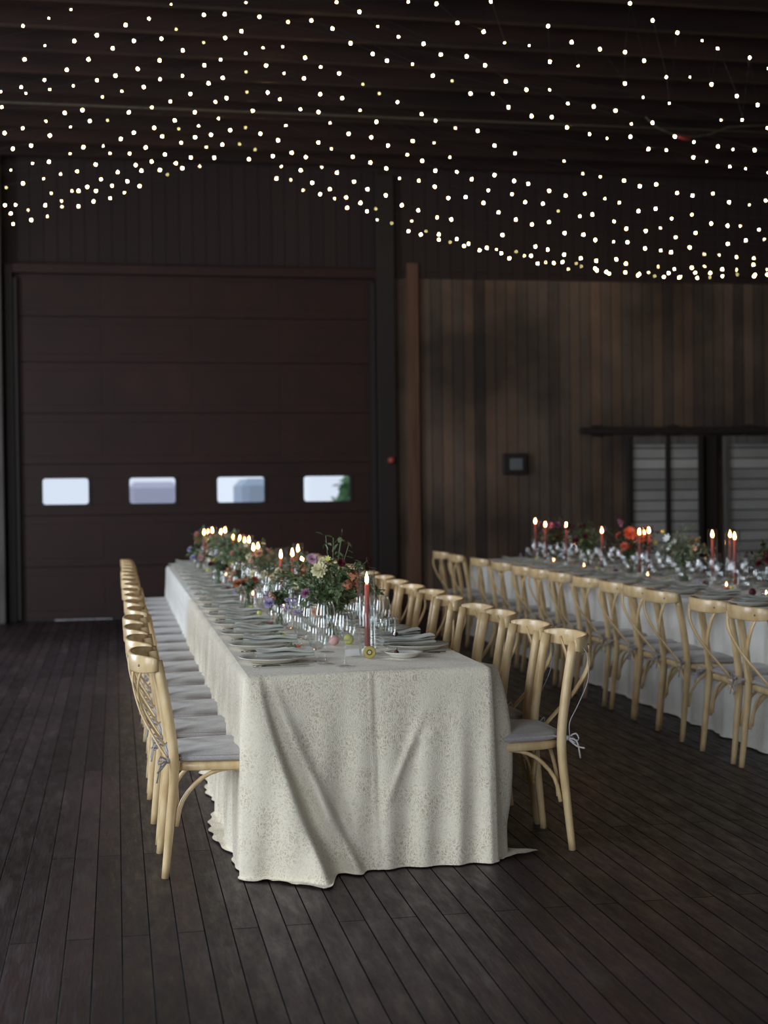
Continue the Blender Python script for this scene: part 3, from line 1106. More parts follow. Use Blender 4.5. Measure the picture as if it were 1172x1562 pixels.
def knife_mesh():
    mb = MB()
    mb.tube([(-.11, 0, .005), (-.06, 0, .0055), (-.01, 0, .005), (0, 0, .004)], [.0055, .006, .0045, .0035], 8, True, .6, up=(0, 1, 0))
    V = [(0, -.004, .0035), (0, .005, .0035), (.03, .008, .0035), (.09, .008, .0035), (.115, .001, .0035), (.09, -.006, .0035)]
    V2 = [(x, y, .0048) for x, y, z in V]
    n = 6
    mb.add(V + V2, [tuple(range(n))[::-1], tuple(range(n, 2 * n))] + [(i, (i + 1) % n, n + (i + 1) % n, n + i) for i in range(n)], False)
    return mb.mesh('knife', M_STEEL)


def fork_mesh():
    mb = MB()
    mb.tube(smoothpath([(-.10, 0, .003), (-.04, 0, .0045), (.02, 0, .008), (.045, 0, .006)], 3), [.006] * 3 + [.004] * 4 + [.0035] * 3, 8, True, .4, up=(0, 1, 0))
    mb.box(.043, .062, -.011, .011, .004, .006, .0008)
    for k in range(4):
        yy = -.0095 + k * .0063
        mb.tube([(.060, yy, .005), (.08, yy, .006), (.10, yy, .010)], [.0014, .0013, .0008], 5)
    return mb.mesh('fork', M_STEEL)


ME_KNIFE, ME_FORK = knife_mesh(), fork_mesh()


def glass_parts(kind):
    """profiles (outer + inner wall) for bowl, stem, foot"""
    if kind == 'wine':
        h0, prof = .095, [(.004, 0), (.020, .006), (.036, .024), (.043, .048), (.042, .075), (.036, .105), (.0325, .125)]
        foot = .036
    elif kind == 'tulip':
        h0, prof = .085, [(.004, 0), (.016, .006), (.028, .020), (.0325, .042), (.032, .070), (.029, .095), (.0275, .108)]
        foot = .033
    else:
        h0, prof = .05, [(.004, 0), (.018, .004), (.031, .016), (.036, .036), (.0365, .06), (.035, .085), (.034, .098)]
        foot = .034
    bowl = [(r, h0 + z) for r, z in prof] + [(r - .0012, h0 + z) for r, z in reversed(prof[1:])] + [(.0001, h0 + .004)]
    stem = [(.0045, h0 + .002), (.0032, h0 - .012), (.003, h0 * .5), (.0034, .012), (.008, .005)]
    ft = [(.008, .005), (foot * .6, .003), (foot, .0018), (foot, .0006), (.0001, .0004)]
    return bowl, stem, ft


def glass_sub(kind, which):
    mb = MB()
    P = glass_parts(kind)
    for w in which:
        mb.lathe(P[w], 20 if len(which) < 3 else 14)
    return mb.mesh(kind + '_glass', M_GLASS)


ME_GLASS = {k: glass_sub(k, (0, 1, 2)) for k in ('wine', 'tulip', 'goblet')}
ME_GP = {k: [glass_sub(k, (w,)) for w in range(3)] for k in ('wine', 'tulip', 'goblet')}
GNAME = {'wine': 'wine_glass', 'tulip': 'tulip_glass', 'goblet': 'water_goblet'}
GDESC = {'wine': 'tall round wine glass', 'tulip': 'slim tulip wine glass', 'goblet': 'short stemmed water goblet'}


def link(name, me, loc, rz=0, parent=None, **kw):
    o = bpy.data.objects.new(name, me)
    COL.objects.link(o)
    o.location = loc
    o.rotation_euler = (0, 0, rz)
    if parent:
        o.parent = parent
    return tag(o, **kw)


def place_glass(kind, x, y, label, group, detail):
    if detail:
        g = empty(GNAME[kind], (x, y, TZ), rnd.uniform(0, 6), label=label, cat='glass', group=group)
        for nm, me in zip(('bowl', 'stem', 'foot'), ME_GP[kind]):
            link(nm, me, (0, 0, 0), parent=g)
    else:
        link(GNAME[kind], ME_GLASS[kind], (x, y, TZ), rnd.uniform(0, 6), label=label, cat='glass', group=group)


# ------------------------------------------------------------------ flowers


def rot_to(d):
    return Vector((0, 0, 1)).rotation_difference(Vector(d).normalized()).to_matrix().to_4x4()


def bloom_mesh(kind, seed, size):
    r = random.Random(seed)
    mb = MB()
    if kind in ('dahlia', 'rose'):
        layers = 6 if kind == 'dahlia' else 4
        for L_ in range(layers):
            t = L_ / (layers - 1)
            n = int(11 - 6 * t)
            tilt = math.radians(8 + 72 * t)
            ln = size * (1 - .5 * t)
            wd = size * (.26 if kind == 'dahlia' else .42) * (1 - .35 * t)
            for k in range(n):
                a = 2 * PI * (k + .5 * (L_ % 2)) / n + r.uniform(-.1, .1)
                tl = tilt + r.uniform(-.12, .12)
                V = []
                for i in range(4):
                    s_ = i / 3
                    rr = size * .06 + ln * s_ * math.cos(tl * (1 - .15 * s_))
                    zz = ln * s_ * math.sin(tl) + size * .12 * t + size * .10 * s_ * s_
                    w = wd * math.sin(PI * (.16 + .72 * s_))
                    for q in (-1, 0, 1):
                        x, yv = rr, q * w
                        z = zz + (.12 * wd if q else 0) + abs(q) * .3 * wd * (1 - s_ * .5)
                        V.append((x * math.cos(a) - yv * math.sin(a), x * math.sin(a) + yv * math.cos(a), z))
                F = [(i * 3 + q, i * 3 + q + 1, (i + 1) * 3 + q + 1, (i + 1) * 3 + q) for i in range(3) for q in range(2)]
                mb.add(V, F, True)
        mb.ball((0, 0, size * .25), size * .16, 6, 4)
    elif kind == 'cluster':       # rounded head of many florets
        for k in range(46):
            d = Vector((r.gauss(0, 1), r.gauss(0, 1), r.gauss(0, 1) + .5)).normalized()
            c = d * size * r.uniform(.7, 1.0)
            c.z = c.z * .8 + size * .4
            st = len(mb.v)
            for q in range(4):
                a = q * PI / 2 + k
                s2 = size * .26
                mb.add([(0, 0, 0), (math.cos(a - .5) * s2 * .7, math.sin(a - .5) * s2 * .7, s2 * .15), (math.cos(a) * s2, math.sin(a) * s2, s2 * .1), (math.cos(a + .5) * s2 * .7, math.sin(a + .5) * s2 * .7, s2 * .15)], [(0, 1, 2, 3)], True)
            mb.xf(Matrix.Translation(c) @ rot_to(d), st)
    elif kind == 'spray':         # loose spike of open bells
        for k in range(16):
            t = k / 15
            a = k * 2.4
            c = Vector((math.cos(a) * size * .35 * (1.15 - t), math.sin(a) * size * .35 * (1.15 - t), t * size * 1.9))
            d = Vector((math.cos(a), math.sin(a), .5))
            st = len(mb.v)
            s2 = size * .34 * (1.1 - .5 * t)
            for q in range(5):
                b_ = q * 2 * PI / 5
                mb.add([(0, 0, 0), (math.cos(b_ - .5) * s2 * .7, math.sin(b_ - .5) * s2 * .7, s2 * .4), (math.cos(b_) * s2, math.sin(b_) * s2, s2 * .45), (math.cos(b_ + .5) * s2 * .7, math.sin(b_ + .5) * s2 * .7, s2 * .4)], [(0, 1, 2, 3)], True)
            mb.xf(Matrix.Translation(c) @ rot_to(d), st)
    elif kind == 'pom':
        mb.ball((0, 0, size * .5), size * .55, 10, 8)
        for k in range(40):
            d = Vector((r.gauss(0, 1), r.gauss(0, 1), r.gauss(0, 1))).normalized()
            mb.ball(Vector((0, 0, size * .5)) + d * size * .52, size * .12, 5, 3)
    elif kind == 'star':          # open five to eight petal flower
        n = 7
        for k in range(n):
            a = 2 * PI * k / n
            V = []
            for i in range(3):
                s_ = i / 2
                w = size * .26 * math.sin(PI * (.2 + .65 * s_))
                for q in (-1, 1):
                    x, yv = size * s_ * .95, q * w
                    V.append((x * math.cos(a) - yv * math.sin(a), x * math.sin(a) + yv * math.cos(a), size * .25 * s_ * s_))
            mb.add(V, [(0, 1, 3, 2), (2, 3, 5, 4)], True)
        mb.ball((0, 0, size * .08), size * .17, 6, 4)
    return mb


BL = {}


def bloom(kind, colour, size, loc, d, parent, seed=None):
    v = rnd.randrange(3)
    key = (kind, colour, v)
    if key not in BL:
        BL[key] = bloom_mesh(kind, hash((len(BL), v)) % 999, 1.0).mesh('bloom', FLOWER[colour])
    o = bpy.data.objects.new('bloom', BL[key])
    COL.objects.link(o)
    o.parent = parent
    o.matrix_local = Matrix.Translation(loc) @ rot_to(d) @ Matrix.Rotation(rnd.uniform(0, 6), 4, 'Z') @ Matrix.Scale(size, 4)
    tag(o, label='%s flower head' % colour)
    return o


def leaf(mb, c, d, ln, wd, n, mi=0):
    d = Vector(d).normalized()
    s_ = d.cross(Vector(n)).normalized()
    up = s_.cross(d)
    P = [c, c + d * ln * .35 + s_ * wd + up * ln * .04, c + d * ln * .75 + s_ * wd * .6, c + d * ln - up * ln * .12, c + d * ln * .75 - s_ * wd * .6, c + d * ln * .35 - s_ * wd + up * ln * .04, c + d * ln * .45 - up * ln * .03]
    mb.add(P, [(0, 6, 1), (1, 6, 2), (2, 6, 3), (3, 6, 4), (4, 6, 5), (5, 6, 0)], True, mi)


def arrangement(x, y, label, group, blooms, spread=(.17, .16), height=.26, n_st=26, seed=1, vase='glass', dark=False, tall=0.0, leafm=None, leaves=7):
    """garden bouquet in a small vase. BLOOMS: (dx, dy, z, kind, colour, size)"""
    r = random.Random(seed)
    root = empty('flower_arrangement', (x, y, TZ), label=label, cat='flowers', group=group)
    mb = MB()
    vr, vh = (.05, .115)
    if vase == 'glass':
        mb.lathe([(.0001, .001), (vr * .9, .001), (vr, .012), (vr * .97, vh * .6), (vr * 1.02, vh), (vr * 1.0, vh), (vr * .94, vh * .6), (vr * .95, .014), (.0001, .012)], 20)
        mb.obj('vase', M_GLASS, root)
    else:
        mb.lathe([(.0001, 0), (vr * .8, .0), (vr * 1.25, vh * .45), (vr * 1.1, vh * .8), (vr * .9, vh), (vr * .84, vh), (vr * 1.0, vh * .7), (.0001, vh * .3)], 20)
        mb.obj('vase', mat('dark_vase', (.03, .02, .02), .4), root)
    st, fo = MB(), MB()
    mouth = Vector((0, 0, vh))
    tips = []
    for k in range(n_st):
        a = r.uniform(0, 2 * PI)
        e = r.uniform(.1, 1) ** .6
        tip = Vector((math.cos(a) * spread[0] * e, math.sin(a) * spread[1] * e, vh + height * (.25 + .75 * (1 - e * e * .8)) * r.uniform(.65, 1.05)))
        tips.append((tip, False))
    if tall:
        for k in range(3):
            tips.append((Vector((r.uniform(-.04, .07), r.uniform(-.05, .05), vh + height + tall * r.uniform(.5, 1))), True))
    for (dx, dy, z, *_) in blooms:
        tips.append((Vector((dx, dy, z)), True))
    for tip, _t in tips:
        base = Vector((r.uniform(-.03, .03), r.uniform(-.03, .03), .015))
        mo = Vector((tip.x * .12, tip.y * .12, vh))
        mid = mo.lerp(tip, .5) + Vector((0, 0, .03 + .1 * (Vector((tip.x, tip.y)).length)))
        P = smoothpath([base, mo, mid, tip], 4)
        st.tube(P, .0016, 4, False)
        for q in range(leaves):
            i = r.randrange(5, len(P))
            d = Vector((r.gauss(0, 1), r.gauss(0, 1), r.gauss(.2, .7)))
            leaf(fo, P[i] + Vector((r.gauss(0, .006), r.gauss(0, .006), 0)), d, r.uniform(.022, .055), r.uniform(.005, .013), (r.gauss(0, .4), r.gauss(0, .4), 1), 0 if r.random() < .7 else 1)
        if not _t and r.random() < .6:     # little seed heads / florets at the tips
            for q in range(6):
                d = Vector((r.gauss(0, 1), r.gauss(0, 1), r.gauss(.4, .6))).normalized()
                fo.ball(tip + d * .014, .0035, 5, 3, mi=1)
    st.obj('stem_bundle', M_STEM, root)
    a_, b_ = (M_DARKLEAF, M_LEAF) if dark else (leafm or M_LEAF, M_SAGE)
    fo.obj('foliage', [a_, b_], root)
    for (dx, dy, z, kind, colour, size) in blooms:
        bloom(kind, colour, size, Vector((dx, dy, z)), Vector((dx * 2.2, dy * 2.2 - .09, .16)), root)
    return root


# the big near bouquet
arrangement(.995, 6.62, 'large loose garden bouquet in glass vase by the first taper candle, near table', None, [
    (-.075, -.12, .325, 'dahlia', 'cream', .038), (-.055, -.10, .365, 'dahlia', 'cream', .020), (.02, -.16, .36, 'rose', 'burgundy', .020),
    (.075, -.15, .285, 'cluster', 'rust', .036), (.045, -.17, .255, 'cluster', 'rust', .028), (.10, -.12, .24, 'cluster', 'rust', .024),
    (-.19, -.10, .18, 'spray', 'lilac', .034), (-.17, -.14, .13, 'spray', 'lilac', .030), (-.21, -.06, .15, 'spray', 'lilac', .026),
    (-.10, -.18, .14, 'rose', 'peach', .024), (.15, -.08, .33, 'rose', 'burgundy', .018), (.165, -.02, .36, 'rose', 'burgundy', .016),
    (-.04, -.14, .38, 'star', 'yellow', .016), (-.03, -.1, .36, 'star', 'peach', .015), (.05, .02, .46, 'star', 'yellow', .022), (.085, .01, .44, 'star', 'yellow', .017),
    (.11, -.10, .20, 'rose', 'blush', .02), (-.14, -.12, .22, 'rose', 'mauve', .022), (.0, .1, .33, 'dahlia', 'cream', .03), (-.1, .12, .3, 'cluster', 'rust', .03)],
    (.24, .19), .27, 60, 5, 'glass', False, .10, leaves=12)
# hellebore-like low stems lying beside it
PAL = [['cream', 'rust', 'lilac'], ['peach', 'coral', 'cream'], ['white', 'rust', 'blush'], ['yellow', 'coral', 'burgundy'], ['cream', 'lilac', 'peach'], ['rust', 'peach', 'yellow'], ['blush', 'mauve', 'rust'], ['cream', 'coral', 'white']]
KN = ['dahlia', 'cluster', 'rose', 'star', 'spray', 'rose', 'cluster', 'dahlia']


def rand_blooms(r, pal, n, sx, sy, z0, z1, smin=.018, smax=.034):
    out = []
    for k in range(n):
        out.append((r.uniform(-sx, sx), r.uniform(-sy, sy), r.uniform(z0, z1), r.choice(KN), r.choice(pal), r.uniform(smin, smax)))
    return out


t1_arr = [(.98, 7.55, 'green and lilac bouquet just behind the large garden bouquet', 0), (.93, 8.85, 'airy green bouquet with peach flowers midway along near table', 1),
          (.93, 9.95, 'bushy green bouquet with rust and white flowers, near table', 2), (.86, 10.75, 'yellow and coral bouquet before the rear candles, near table', 3),
          (.93, 11.7, 'cream and lilac bouquet among the rear candles, near table', 4), (.93, 12.6, 'rust and peach bouquet second from far end of near table', 5), (.86, 13.3, 'blush and mauve bouquet at the far end of near table', 6)]
for (x, y, lab, i) in t1_arr:
    r = random.Random(40 + i)
    arrangement(x, y, lab, 'bouquets down the near table', rand_blooms(r, PAL[i], 11, .15, .17, .14, .34), (.19, .22), .26, 38, 60 + i, leaves=9, leafm=M_SAGE if i % 2 else None)
# low bud vases in between on the open-floor side, with lilac sprays
for i, (x, y) in enumerate(((.80, 7.1), (.74, 8.2), (.80, 9.4), (.72, 10.3), (.78, 11.2), (.70, 12.1), (.72, 13.0))):
    r = random.Random(90 + i)
    arrangement(x, y, 'low posy with %s flowers, %s from the front down the near table' % (('lilac', 'white and rust', 'peach', 'burgundy', 'coral', 'lilac and blush', 'pale lilac')[i], ORD[i]), 'low posies down the near table',
                rand_blooms(r, [['lilac', 'lilac', 'peach'], ['white', 'rust'], ['peach', 'blush'], ['burgundy', 'mauve'], ['coral', 'cream'], ['lilac', 'blush'], ['lilac', 'white']][i], 8, .07, .07, .12, .19, .016, .028), (.08, .08), .07, 12, 120 + i)
t2_arr = [(4.30, 8.75, 'tall burgundy and green bouquet with coral flower, front end of far table', [('rose', 'burgundy'), ('dahlia', 'coral'), ('cluster', 'burgundy')], True, .20),
          (4.02, 9.65, 'sage green bouquet with pale seed heads on far table', [('star', 'peach'), ('star', 'white')], False, .06),
          (4.02, 10.75, 'bouquet of large orange-red and mauve flowers on far table', [('dahlia', 'coral'), ('spray', 'mauve'), ('dahlia', 'rust')], True, .02),
          (4.05, 11.9, 'low green and dark red bouquet in middle of far table', [('rose', 'burgundy'), ('star', 'yellow')], False, .02),
          (4.10, 12.95, 'dark smoky red bouquet at the back end of far table', [('cluster', 'burgundy'), ('rose', 'mauve')], True, .05)]
for i, (x, y, lab, kinds, dark, tall) in enumerate(t2_arr):
    r = random.Random(200 + i)
    bl = []
    for k in range(14):
        kd, co = r.choice(kinds)
        bl.append((r.uniform(-.15, .15), r.uniform(-.17, .17), r.uniform(.16, .36), kd, co, r.uniform(.02, .036)))
    if i == 2:
        bl += [(-.04, -.1, .33, 'dahlia', 'coral', .055), (.03, -.12, .30, 'dahlia', 'coral', .045), (-.09, -.05, .41, 'spray', 'mauve', .04), (.22, -.1, .34, 'pom', 'yellow', .03), (.16, -.1, .25, 'pom', 'yellow', .03)]
    if i == 0:
        bl += [(.05, -.1, .34, 'dahlia', 'coral', .038), (.0, 0, .55, 'rose', 'burgundy', .018), (.03, 0, .50, 'rose', 'burgundy', .018)]
    arrangement(x, y, lab, 'bouquets down the far table', bl, (.19, .22), .27, 38, 260 + i, 'glass', dark, tall, M_SAGE if i == 1 else None, leaves=9)

# ------------------------------------------------------------------ candles
ME = {}


def proto(name, fn, m):
    if name not in ME:
        mb = MB()
        fn(mb)
        ME[name] = mb.mesh(name, m)
    return ME[name]


def candle(x, y, ztip, n, label, group, tube=True):
    """taper in a small white holder; ztip = height of flame centre"""
    h = ztip - TZ - .022
    root = empty('taper_candle', (x, y, TZ), label=label, cat='candle', group=group)
    mb = MB(); mb.lathe([(.0001, 0), (.026, 0), (.026, .020), (.015, .024), (.0135, .032), (.010, .032), (.0095, .02), (.0001, .02)], 16); mb.obj('holder', M_WHITE, root)
    mb = MB(); mb.tube([(0, 0, .020), (0, 0, h * .5), (0, 0, h - .010), (0, 0, h - .004)], [.0115, .0105, .0095, .0055], 12)
    w = mb.obj('wax_stick', M_WAX_RED, root)
    mb = MB(); mb.tube([(0, 0, h - .005), (0, 0, h + .006)], .0012, 5); mb.obj('wick', M_WIRE, w)
    mb = MB(); mb.lathe([(.0002, 0), (.0055, .004), (.0085, .013), (.0075, .024), (.004, .036), (.0002, .050)], 10, (0, 0, h - .004)); mb.obj('flame', M_FLAME, root)
    if tube:
        ht = h + .055
        mb = MB(); mb.lathe([(.034, .001), (.036, .004), (.036, ht), (.0345, ht), (.0345, .004)], 28)
        o = mb.obj('glass_chimney', M_GLASS, None, (x, y, TZ))
        tag(o, label.replace('dusty rose taper candle', 'clear glass cylinder around the taper candle').replace('burning ', ''), 'candle shade', group and 'glass cylinders round the tapers')


t1c = [((559.6, 881), 5.93), ((493, 858), 7.28), ((461, 850), 7.92), ((454.5, 836), 9.25), ((446, 842), 8.66), ((428.5, 844.5), 8.42), ((393.6, 832), 9.84), ((386.5, 834), 9.62),
       ((380, 823), 11.15), ((373.5, 823), 11.3), ((366, 821), 11.55), ((355.7, 819), 11.95), ((343.4, 808), 13.2), ((337, 811), 13.45), ((323.8, 808), 13.35), ((317.5, 811), 13.6), ((311.4, 811), 13.05)]
order = sorted(range(len(t1c)), key=lambda i: t1c[i][1])
for rank, i in enumerate(order):
    (px, py), Y = t1c[i]
    p = at_y(px, py, Y)
    candle(p.x, p.y, p.z, i, 'burning dusty rose taper candle, %s from the front on near table' % ORD[rank], 'tapers down the near table')
t2c = [((816.8, 794), 13.1), ((832, 799), 12.75), ((864, 800), 12.4), ((918.5, 808), 11.35), ((975.7, 810), 10.5), ((983, 810), 11.1), ((990, 808), 10.6), ((1087, 814), 9.45), ((1114, 814), 9.3), ((1121, 817), 9.0)]
order = sorted(range(len(t2c)), key=lambda i: t2c[i][1])
for rank, i in enumerate(order):
    (px, py), Y = t2c[i]
    p = at_y(px, py, Y)
    candle(p.x, p.y, p.z, i, 'burning dusty rose taper candle, %s from the front on far table' % ORD[rank], 'tapers down the far table')


def votive(x, y, label, group):
    root = empty('votive_candle', (x, y, TZ), label=label, cat='candle', group=group)
    link('glass_cup', proto('votive_cup', lambda mb: mb.lathe([(.0001, .001), (.026, .001), (.030, .02), (.032, .065), (.031, .065), (.028, .02), (.0001, .006)], 16), M_GLASS), (0, 0, 0), parent=root)
    link('wax', proto('votive_wax', lambda mb: mb.lathe([(.0001, .007), (.022, .007), (.023, .026), (.0001, .024)], 12), M_WAX_PALE), (0, 0, 0), parent=root)
    link('flame', proto('votive_flame', lambda mb: mb.lathe([(.0002, .028), (.005, .034), (.0055, .040), (.003, .050), (.0002, .058)], 8), M_TEA), (0, 0, 0), parent=root)


for i, (x, y) in enumerate(((.93, 8.05), (.86, 9.15), (1.0, 10.2), (.86, 11.45), (.9, 12.95), (1.05, 7.05))):
    votive(x, y, 'small glowing glass votive, near table, %s place down the middle' % ORD[int((y - 5.4) / .53)], 'votives on the near table')
for i, (x, y) in enumerate(((3.95, 12.55), (3.92, 11.6), (4.0, 8.9), (3.95, 10.2), (3.9, 8.1))):
    votive(x, y, 'small glowing glass votive, far table, %s place down the middle' % ORD[int((y - 5.4) / .53)], 'votives on the far table')

# ------------------------------------------------------------------ place settings
DECO = [('star', 'coral', 'red orchid bloom'), ('star', 'yellow', 'pale green sprig'), ('rose', 'blush', 'pink rosebud'), ('pom', 'yellow', 'yellow pompon'), ('star', 'yellow', 'yellow bud'),
        ('rose', 'peach', 'peach bud'), ('spray', 'lilac', 'lilac sprig'), ('rose', 'mauve', 'mauve bud')]
DECO_R = [('pom', 'burgundy', 'dark burgundy pompon')] + DECO[1:]


def setting(T, side, y, k, tname, sname, gsfx, detail, deco):
    """side -1: diner at low x facing +x; +1: diner at high x facing -x"""
    xe = T['x0'] if side < 0 else T['x1']
    s_ = -side
    where = '%s place from the front, %s' % (ORD[k], sname)
    px = xe + s_ * .15
    link('dinner_plate', ME_PLATE, (px, y, TZ), rnd.uniform(0, 6), label='cream dinner plate, ' + where, cat='plate', group='dinner plates ' + gsfx)
    nx = px + s_ * .045
    rz = (0 if side < 0 else PI) + rnd.uniform(-.06, .06)
    n = link('napkin', ME_NAP[rnd.randrange(4)], (nx, y + rnd.uniform(-.008, .008), TZ + .0215), rz, label='folded sage napkin on the plate, ' + where, cat='napkin', group='napkins ' + gsfx)
    kd, co, dn = deco
    sp = empty('napkin_flower', (nx + s_ * .055, y - .012, TZ + .053), rnd.uniform(-.5, .5), label='%s on napkin, %s' % (dn, where), cat='flower')
    mb = MB(); mb.tube(smoothpath([(-.045 * s_, .01, .002), (-.02 * s_, .0, .006), (0, 0, .006)], 3), .0015, 5, True)
    mb.obj('stem', M_STEM, sp)
    if detail:
        mb = MB()
        for q in range(7):
            leaf(mb, Vector((-.03 * s_ + q * .005 * s_, 0, .005)), (rnd.uniform(-1, 1), rnd.uniform(-1, 1), .35), .024, .005, (0, 0, 1))
        mb.obj('sprig_leaf', M_SAGE, sp)
    bloom(kd, co, .019 if kd != 'pom' else .022, Vector((0, 0, .004)), Vector((0, -.3, 1)), sp)
    kx = px + s_ * .01
    # knife on the diner's right hand, fork on the left
    yr = y - .178 if side < 0 else y + .178
    yl = y + .178 if side < 0 else y - .178
    link('dinner_knife', ME_KNIFE, (kx, yr, TZ), rz + rnd.uniform(-.05, .05), label='thin steel dinner knife, ' + where, cat='knife', group='knives ' + gsfx)
    link('dinner_fork', ME_FORK, (kx, yl, TZ), rz + rnd.uniform(-.05, .05), label='steel dinner fork beside the plate, ' + where, cat='fork', group='forks ' + gsfx)
    if detail:
        link('salad_fork', ME_FORK, (kx - s_ * .0 + s_ * .03, yl + (.022 if side < 0 else -.022), TZ), rz + rnd.uniform(-.05, .05), label='outer steel fork, ' + where, cat='fork', group='outer forks ' + gsfx)
    gl = (('goblet', .32, -.05), ('wine', .40, -.23), ('tulip', .35, -.14)) if side < 0 else (('goblet', .29, -.08), ('wine', .27, .19), ('tulip', .34, .07))
    for kind, dx, dy in gl:
        gx = xe + s_ * (dx + rnd.uniform(-.012, .012))
        gy = y + dy + rnd.uniform(-.012, .012)
        place_glass(kind, gx, gy, '%s, %s' % (GDESC[kind], where), GNAME[kind].replace('_', ' ') + ' row ' + gsfx, detail)


for k in range(16):
    y = 5.76 + k * .525
    if y < 13.85:
        setting(T1, -1, y, k, 'near table', 'open-floor side, near table', 'on the open-floor side of the near table', k < 3, DECO[k % 8])
        setting(T1, 1, y + .30 if k == 0 else y + .05, k, 'near table', 'aisle side, near table', 'on the aisle side of the near table', k < 3, DECO_R[k % 8])
for k in range(14):
    y = 6.2 + k * .52
    if y < 13.15:
        for side, nm in ((-1, 'aisle side, far table'), (1, 'wall side, far table')):
            setting(T2, side, y, k, 'far table', nm, 'on the ' + nm.replace(', ', ' of the '), False, DECO[(k * 3 + side) % 8])

# things at the front end of the near table
o = link('side_plate', ME_SIDE, (1.165, 5.77, TZ), label='small side plate at the front end of near table', cat='plate')
o = empty('dark_fig', (1.125, 5.73, TZ + .010), label='dark purple fig piece on the small side plate', cat='fruit')
mb = MB(); mb.ball((0, 0, .011), .012, 10, 8, 1.1); mb.obj('flesh', FLOWER['burgundy'], o)
mb = MB(); mb.tube([(0, 0, .022), (.004, 0, .034)], [.003, .0015], 6); mb.obj('stalk', M_STEM, o)
o = empty('cut_fruit', (1.015, 5.74, TZ), -.15, label='halved fruit with ringed golden-green cut face by the front candle', cat='fruit')
mb = MB(); mb.lathe([(.0001, -.030), (.014, -.027), (.024, -.014), (.0265, 0), (.025, .003)], 20); mb.xf(Matrix.Translation((0, 0, .0268)) @ Matrix.Rotation(PI / 2, 4, 'X'))
mb.obj('skin', mat('brown_rind', (.14, .10, .04), .6), o)
mb = MB(); mb.lathe([(.025, .003), (.019, .004), (.0125, .0035)], 20); mb.xf(Matrix.Translation((0, 0, .0268)) @ Matrix.Rotation(PI / 2, 4, 'X')); mb.obj('cut_face', mat('golden_flesh', (.42, .33, .08), .4), o)
mb = MB(); mb.lathe([(.0125, .0035), (.009, .0042), (.007, .0040)], 16); mb.xf(Matrix.Translation((0, 0, .0268)) @ Matrix.Rotation(PI / 2, 4, 'X')); mb.obj('seed_ring', mat('dark_seed', (.10, .07, .02), .4), o)
mb = MB(); mb.lathe([(.007, .0040), (.0001, .0045)], 16); mb.xf(Matrix.Translation((0, 0, .0268)) @ Matrix.Rotation(PI / 2, 4, 'X')); mb.obj('core', mat('pale_core', (.55, .5, .25), .4), o)
o = empty('place_card', (.965, 5.86, TZ), .12, label='small blank white folded card beside the front candle', cat='card')
mb = MB(); mb.box(-.030, .030, -.002, 0, 0, .028); mb.xf(Matrix.Rotation(-.35, 4, 'X')); mb.obj('card_face', M_WHITE, o)
mb = MB(); mb.box(-.030, .030, 0, .002, 0, .028); mb.xf(Matrix.Translation((0, .020, 0)) @ Matrix.Rotation(.35, 4, 'X')); mb.obj('card_face', M_WHITE, o)
# fruit strewn along the runner
for i, (x, y, co, nm) in enumerate(((1.02, 6.3, 'yellow', 'small yellow pear'), (.95, 6.28, 'blush', 'pink-blush plum'), (.80, 8.6, 'burgundy', 'dark plum'), (.84, 9.65, 'peach', 'peach-coloured plum'), (.78, 10.6, 'blush', 'rosy plum'),
                                  (3.95, 8.4, 'burgundy', 'dark purple plum'), (3.98, 9.2, 'burgundy', 'deep red plum'), (3.9, 11.2, 'yellow', 'yellow plum'))):
    o = empty('plum', (x, y, TZ), rnd.uniform(0, 6), label='%s lying among the glasses, %s table' % (nm, 'near' if x < 2 else 'far'), cat='fruit')
    mb = MB(); mb.ball((0, 0, .024), .024, 12, 9, 1.0); mb.obj('flesh', FLOWER[co], o)
    mb = MB(); mb.tube([(0, 0, .046), (.004, 0, .058)], [.002, .0012], 5); mb.obj('stalk', M_STEM, o)

